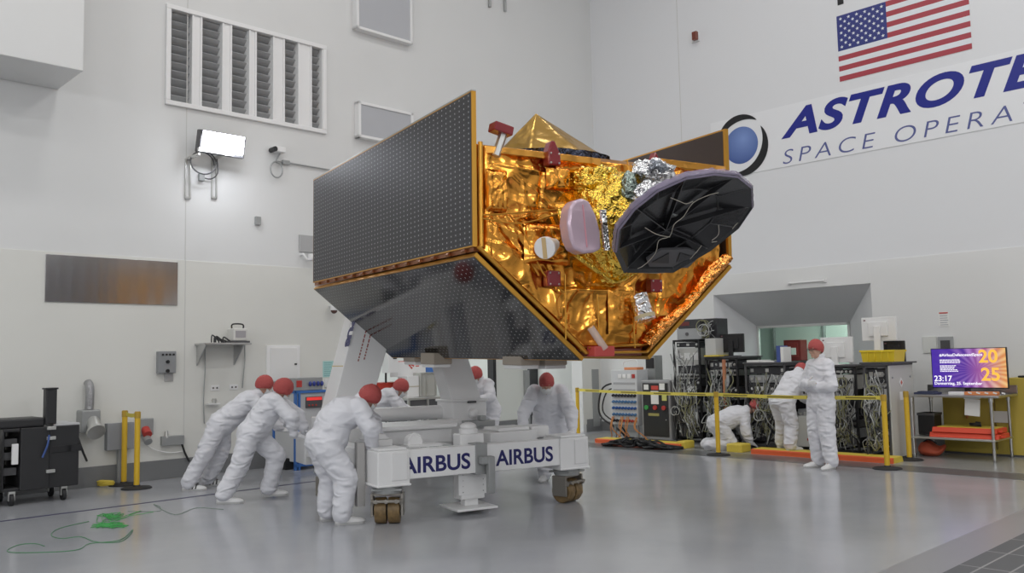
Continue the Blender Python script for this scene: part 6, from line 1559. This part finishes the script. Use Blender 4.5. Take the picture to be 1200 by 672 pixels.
a_, b__, c_, e_ = Rb((930, 488), (954, 520), 1.6); mb = MB(); mb.bx(a_, b__, -1.6, -1.37, .10, e_); mb.build('case', LW_, t, bevel=.006); mb = MB(); mb.cyl((b__-.08, -1.6, .22), (b__-.08, -1.62, .22), .025, n=12); mb.build('button', RED, t)
r5_, q0, q1, qz5 = rack('cabled rack right of the standing person under the white monitor', (974, 430), (1008, 532), 1.5, .8, [(.5, None), (.6, LG), (.5, DK), (.6, None), (.6, DK), (.5, None), (.9, LW_), (.3, DK)], 5, 44)
monitor('white monitor seen from behind, lower one by the standing person', (961, 396), (1001, 425), 1.3, D(-4), True, qz5+.026, WHITE2)
# rack with cream side and crate
r6_, q0, q1, qz6 = rack('equipment rack with a cream side panel carrying the yellow crate', (1011, 429), (1046, 534), 1.85, .85, [(.6, DK), (.5, None), (.6, LG), (.5, DK), (.6, LG), (.7, None), (.5, DK), (.7, DK)], 6, 40, frame=DGREY, side=mat('cream_panel', (.60, .60, .56), .4))
xs_ = q1+.02
mb = MB(); mb.box((xs_+.003, -1.45, qz6-.26), (.004, .11, .11), RX(PI/4)); hz = mb.build('warning_sign', PAPER, r6_)
mb = MB(); mb.box((xs_+.006, -1.45, qz6-.26), (.004, .05, .05), RX(PI/4)); mb.build('red_mark', mat('sign_red', (.6, .15, .1), .5), hz)
mb = MB(); mb.bx(xs_, xs_+.004, -1.52, -1.38, qz6-.52, qz6-.40); mb.build('label_plate', PAPER, r6_)
for y_ in (-1.76, -1.12): mb = MB(); mb.cyl((xs_, y_, qz6-.18), (xs_+.014, y_, qz6-.18), .014); mb.build('lock', GREYM, r6_)
mb = MB(); mb.bx(q0-.04, xs_+.06, -1.88, -.96, qz6+.026, qz6+.05); mb.build('desk_board', DGREY, r6_, bevel=.006); qz6 += .022
t = thing('crate', 'yellow plastic crate on the rack below the upper white monitor', 'crate', MRW)
a_, b__, c_, e_ = Rb((1008, 411), (1049, 426), 1.8); zc_ = qz6+.032; zt_ = max(e_, zc_+.16)
mb = MB(); mb.loft([[V((a_+.02, -1.78, zc_)), V((b__-.02, -1.78, zc_)), V((b__-.02, -1.42, zc_)), V((a_+.02, -1.42, zc_))], [V((a_, -1.8, zt_)), V((b__, -1.8, zt_)), V((b__, -1.4, zt_)), V((a_, -1.4, zt_))], [V((a_+.015, -1.785, zt_)), V((b__-.015, -1.785, zt_)), V((b__-.015, -1.415, zt_)), V((a_+.015, -1.415, zt_))], [V((a_+.03, -1.77, zc_+.01)), V((b__-.03, -1.77, zc_+.01)), V((b__-.03, -1.43, zc_+.01)), V((a_+.03, -1.43, zc_+.01))]]); mb.build('tub', mat('crate_yellow', (.78, .58, .03), .45), t)
mb = MB(); mb.bx(a_-.01, b__+.01, -1.815, -1.8, zt_-.03, zt_); mb.bx(a_-.01, b__+.01, -1.40, -1.385, zt_-.03, zt_)
for k in range(4): x_ = a_+(b__-a_)*(.2+.2*k); mb.bx(x_, x_+.012, -1.808, -1.79, zc_+.02, zt_-.03)
mb.build('rim', MT['crate_yellow'], t, bevel=.003)
monitor('white monitor seen from behind, upper one above the yellow crate', (1009, 373), (1052, 399), 1.25, D(-4), True, qz6+.032, WHITE2)
t, _, _ = monitor('black monitor standing right of the yellow crate', (1036, 400), (1061, 425), 1.15, D(10), True, qz6+.032, BLACK)
# table with television
TD = 1.60
ta = Rw(1064, 463, -TD); tb_ = Rw(1166, 470, -TD); legx = Rw(1167, 540, -1.3)
t = thing('steel_table', 'stainless steel table with pipe legs and a lower shelf holding the television', 'table', MRW)
X0 = Rw(1068, 500, -1.60).x; X1 = X0+ (Rw(1170, 500, -1.35).x - X0); TZ_ = .96; 
g1 = MRW.inverted() @ gnd(1166, 543); g2 = MRW.inverted() @ gnd(1181, 536); g0 = MRW.inverted() @ gnd(1069, 538)
YF_, YBk = g1.y, g1.y+.75
X0, X1 = g0.x-.02, g1.x
ztop = Rw(1166, 464, YF_).z
mb = MB(); mb.bx(X0-.05, X1+.12, YF_-.05, YBk+.05, ztop-.035, ztop); mb.build('table_top', STEEL, t, bevel=.006)
mb = MB(); mb.bx(X0-.05, X1+.12, YBk+.03, YBk+.05, ztop, ztop+.12); mb.build('backsplash', STEEL, t, bevel=.004)
zsh = Rw(1166, 516, YF_).z
mb = MB(); mb.bx(X0-.03, X1+.03, YF_-.02, YBk+.02, zsh-.03, zsh); mb.build('lower_shelf', ALU, t, bevel=.005)
for x_, y_ in ((X0, YF_), (X1, YF_), (X0, YBk), (X1, YBk)):
    mb = MB(); mb.cyl((x_, y_, .03), (x_, y_, ztop-.035), .022, n=14); mb.cyl((x_, y_, ztop-.10), (x_, y_, ztop-.035), .032, n=14); mb.cyl((x_, y_, 0), (x_, y_, .04), .016, .022, n=14); mb.build('leg', STEEL, t, smooth=True)
# television
tv = thing('television', 'flat television showing a purple and orange picture with the time 23:17', 'television', MRW)
TVY = YF_+.30
x0 = Rw(1091.5, 430, TVY).x; x1 = Rw(1180.5, 430, TVY).x; z1 = Rw(1135, 408.0, TVY).z; z0 = Rw(1135, 455.5, TVY).z
mb = MB(); mb.bx(x0, x1, TVY, TVY+.05, z0, z1); mb.build('bezel', BLACK, tv, bevel=.006)
sm_ = bpy.data.materials.new('tv_picture'); sm_.use_nodes = True; nt = sm_.node_tree; b = nt.nodes['Principled BSDF']
b.inputs['Base Color'].default_value = (.01, .01, .01, 1); b.inputs['Roughness'].default_value = .15
uv = nt.nodes.new('ShaderNodeUVMap'); mp = nt.nodes.new('ShaderNodeMapping'); mp.inputs['Location'].default_value = (-.62, -.45, 0)
nt.links.new(uv.outputs[0], mp.inputs[0]); sep = nt.nodes.new('ShaderNodeSeparateXYZ'); nt.links.new(mp.outputs[0], sep.inputs[0])
def mth(op, a, b_=None):
    n = nt.nodes.new('ShaderNodeMath'); n.operation = op
    for i, v in enumerate((a, b_)):
        if v is None: continue
        if isinstance(v, (int, float)): n.inputs[i].default_value = v
        else: nt.links.new(v, n.inputs[i])
    return n.outputs[0]
angn = mth('ARCTAN2', sep.outputs[1], sep.outputs[0]); st = mth('SINE', mth('MULTIPLY', angn, 22)); st = mth('MULTIPLY', mth('ADD', st, 1), .5)
dist = mth('SQRT', mth('ADD', mth('MULTIPLY', sep.outputs[0], sep.outputs[0]), mth('MULTIPLY', sep.outputs[1], sep.outputs[1])))
st = mth('MULTIPLY', st, mth('MINIMUM', mth('MULTIPLY', dist, 2.2), 1))
sx_ = nt.nodes.new('ShaderNodeSeparateXYZ'); nt.links.new(uv.outputs[0], sx_.inputs[0])
rp = nt.nodes.new('ShaderNodeValToRGB'); e = rp.color_ramp.elements; e[0].color = (.07, .025, .42, 1); e[1].color = (.80, .30, .10, 1); e[1].position = .95
q = e.new(.45); q.color = (.10, .03, .36, 1); q = e.new(.68); q.color = (.42, .12, .38, 1)
nt.links.new(sx_.outputs[0], rp.inputs[0])
rp2 = nt.nodes.new('ShaderNodeValToRGB'); e = rp2.color_ramp.elements; e[0].color = (.09, .04, .45, 1); e[1].color = (1.0, .62, .22, 1); q = e.new(.55); q.color = (.55, .30, .75, 1)
nt.links.new(sx_.outputs[0], rp2.inputs[0])
mx = nt.nodes.new('ShaderNodeMixRGB'); nt.links.new(mth('MULTIPLY', st, mth('MINIMUM', mth('MULTIPLY', sx_.outputs[0], 1.4), 1)), mx.inputs[0]); nt.links.new(rp.outputs[0], mx.inputs[1]); nt.links.new(rp2.outputs[0], mx.inputs[2])
nt.links.new(mx.outputs[0], b.inputs['Emission Color']); b.inputs['Emission Strength'].default_value = .85
uvquad('screen', [(x0+.012, TVY-.002, z0+.015), (x1-.012, TVY-.002, z0+.015), (x1-.012, TVY-.002, z1-.01), (x0+.012, TVY-.002, z1-.01)], sm_, tv, 1, 1)
TW = mat('screen_white', (.1, .1, .1), .4, emis=(.95, .92, 1), estr=1.1); TG = mat('screen_gold', (.1, .05, 0), .4, emis=(1, .55, .08), estr=1.0)
W_, H_ = x1-x0, z1-z0
def tvt(s, u, v, size, m_=TW, off=0): text_obj('screen_lettering', s, size, T((x0+W_*u, TVY-.004, z0+H_*v)), m_, tv, extrude=.0005, offset=off)
tvt('#AirbusDefenceandSpace', .12, .80, .058, off=.001)
tvt('20', .64, .64, .26, TG, .006); tvt('25', .66, .20, .26, TG, .006)
tvt('23:17', .03, .18, .115, off=.002); tvt('Donnerstag, 25. September', .03, .09, .060, off=.001)
mb = MB(); random.seed(6)
for k, (v, L_) in enumerate(((.70, .26), (.665, .28), (.63, .27), (.555, .20), (.52, .18), (.485, .19), (.45, .21), (.415, .22))):
    u = .12; e_ = .12+L_
    while u < e_: w_ = random.uniform(.015, .04); mb.bx(x0+W_*u, x0+W_*(u+w_), TVY-.004, TVY-.002, z0+H_*v, z0+H_*(v+.018)); u += w_+.006
mb.build('screen_text_lines', TW, tv)
mb = MB(); mb.bx((x0+x1)/2-.25, (x0+x1)/2+.15, TVY-.10, TVY+.12, ztop+.001, ztop+.02); mb.bx((x0+x1)/2-.08, (x0+x1)/2-.0, TVY+.02, TVY+.05, ztop, z0+.05); mb.build('stand', BLACK, tv, bevel=.005)
# things on the table
t = thing('orange_board', 'orange and white strip of packing foam lying before the television', 'strip', MRW)
a_, b__ = Rw(1111, 462, YF_), Rw(1172, 462, YF_)
mb = MB(); mb.bx(a_.x, a_.x+.22, YF_+.0, YF_+.14, ztop+.001, ztop+.045); mb.build('white_end', WHITE2, t, bevel=.008)
mb = MB(); mb.bx(a_.x+.22, min(b__.x, X1+.08), YF_, YF_+.14, ztop+.001, ztop+.05); mb.build('orange_body', mat('foam_orange', (.75, .27, .10), .6), t, bevel=.008)
mb = MB()
for k in range(5): x_ = a_.x+.30+.11*k; mb.box((x_, YF_-.002, ztop+.035), (.05, .004, .02), RY(.3))
mb.build('white_marks', PAPER, t)
t = thing('dark_tray', 'dark blue folded cloth at the left end of the steel table', 'cloth', MRW)
mb = MB(); mb.bx(X0+.02, X0+.34, YF_+.05, YF_+.3, ztop+.001, ztop+.03); mb.bx(X0+.06, X0+.30, YF_+.08, YF_+.26, ztop+.03, ztop+.045); mb.build('cloth', mat('dark_blue_cloth', (.04, .05, .10), .7), t, bevel=.012)
OR2 = mat('plate_orange', (.72, .07, .03), .5)
for k, (zz, lab) in enumerate(((0, 'lower'), (.075, 'upper'))):
    t = thing('orange_ramp_section', 'red orange cable ramp section on the table shelf, %s of the two stacked' % lab, 'ramp', MRW)
    xa = Rw(1088, 505, YF_).x+.04*k
    mb = MB(); mb.prism([(YF_+.02, zsh+.001+zz), (YF_+.05, zsh+.07+zz), (YF_+.5, zsh+.07+zz), (YF_+.53, zsh+.001+zz)], xa, X1+.06-.03*k, 'x'); mb.build('ramp_body', OR2, t, bevel=.006)
    if k: mb = MB(); mb.bx(xa+.05, X1, YF_+.10, YF_+.45, zsh+.07+zz, zsh+.08+zz); mb.build('yellow_lid', YRUB, t)
    mb = MB(); mb.bx(X1+.06-.03*k, X1+.12-.03*k, YF_+.1, YF_+.2, zsh+.02+zz, zsh+.05+zz); mb.build('lug', OR2, t, bevel=.006)
mb = MB(); q = Rw(1142, 500, YF_+.2); L = [(q.x+.07*math.cos(k*1.1)*(1+.2*math.sin(k)), YF_+.25+.05*math.sin(k*1.1), zsh+.165+.004*k) for k in range(14)]; mb.tube(L, .012)
solo(mb.build('cable_coil', BLACKR, smooth=True), 'small coil of black cable on the orange ramp sections', 'cable', MRW)
t = thing('black_bin', 'black box on the floor shelf under the left of the steel table', 'box', MRW)
a_, b__, c_, e_ = Rb((1075, 484), (1096, 514), -YF_-.3); mb = MB(); mb.bx(a_, b__, YF_+.3, YF_+.6, zsh+.001, e_); mb.build('box_body', BLACK, t, bevel=.01); mb = MB(); mb.bx(a_-.01, b__+.01, YF_+.29, YF_+.61, e_-.04, e_); mb.build('lid', DGREY, t, bevel=.008)
t = thing('orange_bag', 'orange bag slumped on the floor beneath the steel table', 'bag', MRW)
q = Rw(1090, 530, YF_+.3); mb = MB(); mb.sph((q.x, YF_+.35, .12), (.22, .15, .12), 18, 12); 
for v in mb.bm.verts: v.co.z = max(0.005, v.co.z+.02*noise.noise(v.co*9)); v.co.x += .09*noise.noise(v.co*5); v.co.z = max(.004, v.co.z*(.85+.5*noise.noise(v.co*6)))
mb.build('bag_body', mat('bag_orange', (.62, .12, .06), .6), t, smooth='all'); mb = MB(); mb.tube([(q.x-.1, YF_+.3, .2), (q.x, YF_+.25, .26), (q.x+.1, YF_+.3, .2)], .01); mb.build('strap', BLACK, t)
t = thing('white_papers', 'white sheets hanging under the edge of the steel table', 'papers', MRW)
a_, b__ = Rw(1130, 468, YF_+.1), Rw(1149, 488, YF_+.1); mb = MB(); mb.box(((a_.x+b__.x)/2, YF_+.10, (a_.z+b__.z)/2), (b__.x-a_.x, .006, a_.z-b__.z), RY(.08)); mb.bx(a_.x, b__.x, YF_+.08, YF_+.13, ztop-.06, ztop-.036); mb.build('sheets', PAPER, t)
# yellow cabinet along the wall
YC = mat('ochre_cabinet', (.52, .40, .07), .45, var=.05)
t = thing('yellow_cabinet', 'long low ochre yellow metal cabinet standing along the right wall behind the table', 'cabinet', MRW)
x0 = Rw(1106, 500, -.42).x; zt_ = Rw(1190, 443, -.42).z; xr = x0+3.2
xs2 = Rw(1183, 470, -.42).x
mb = MB(); mb.bx(x0, xs2, -.42, -.04, .03, zt_-.22); mb.bx(xs2, xr, -.44, -.04, .03, zt_); mb.build('cabinet_body', YC, t, bevel=.01)
for x_ in (x0+.75, x0+1.5):
    mb = MB(); mb.bx(x_, x_+.008, -.448, -.42, .1, zt_-.26); mb.build('door_gap', mat('gap_brown', (.2, .14, .03), .6), t)
mb = MB(); mb.bx(x0, xr, -.445, -.42, .0, .035); mb.build('plinth', DGREY, t)
mb = MB(); mb.bx(x0+.35, x0+.37, -.46, -.42, .55, .75); mb.build('handle', mat('rust', (.4, .15, .04), .5), t)
a_, b__, c_, e_ = Rb((1162, 482), (1182, 496), .45); mb = MB(); mb.bx(a_, b__, -.45, -.42, c_, e_); mb.build('notice', PAPER, t)
mb = MB(); a_ = Rw(1192, 440, -.42); mb.bx(a_.x, a_.x+.5, -.40, -.1, zt_+.002, zt_+.03); solo(mb.build('dark_case', BLACK, bevel=.008), 'flat dark case on the yellow cabinet at the right edge of the photo', 'case', MRW)
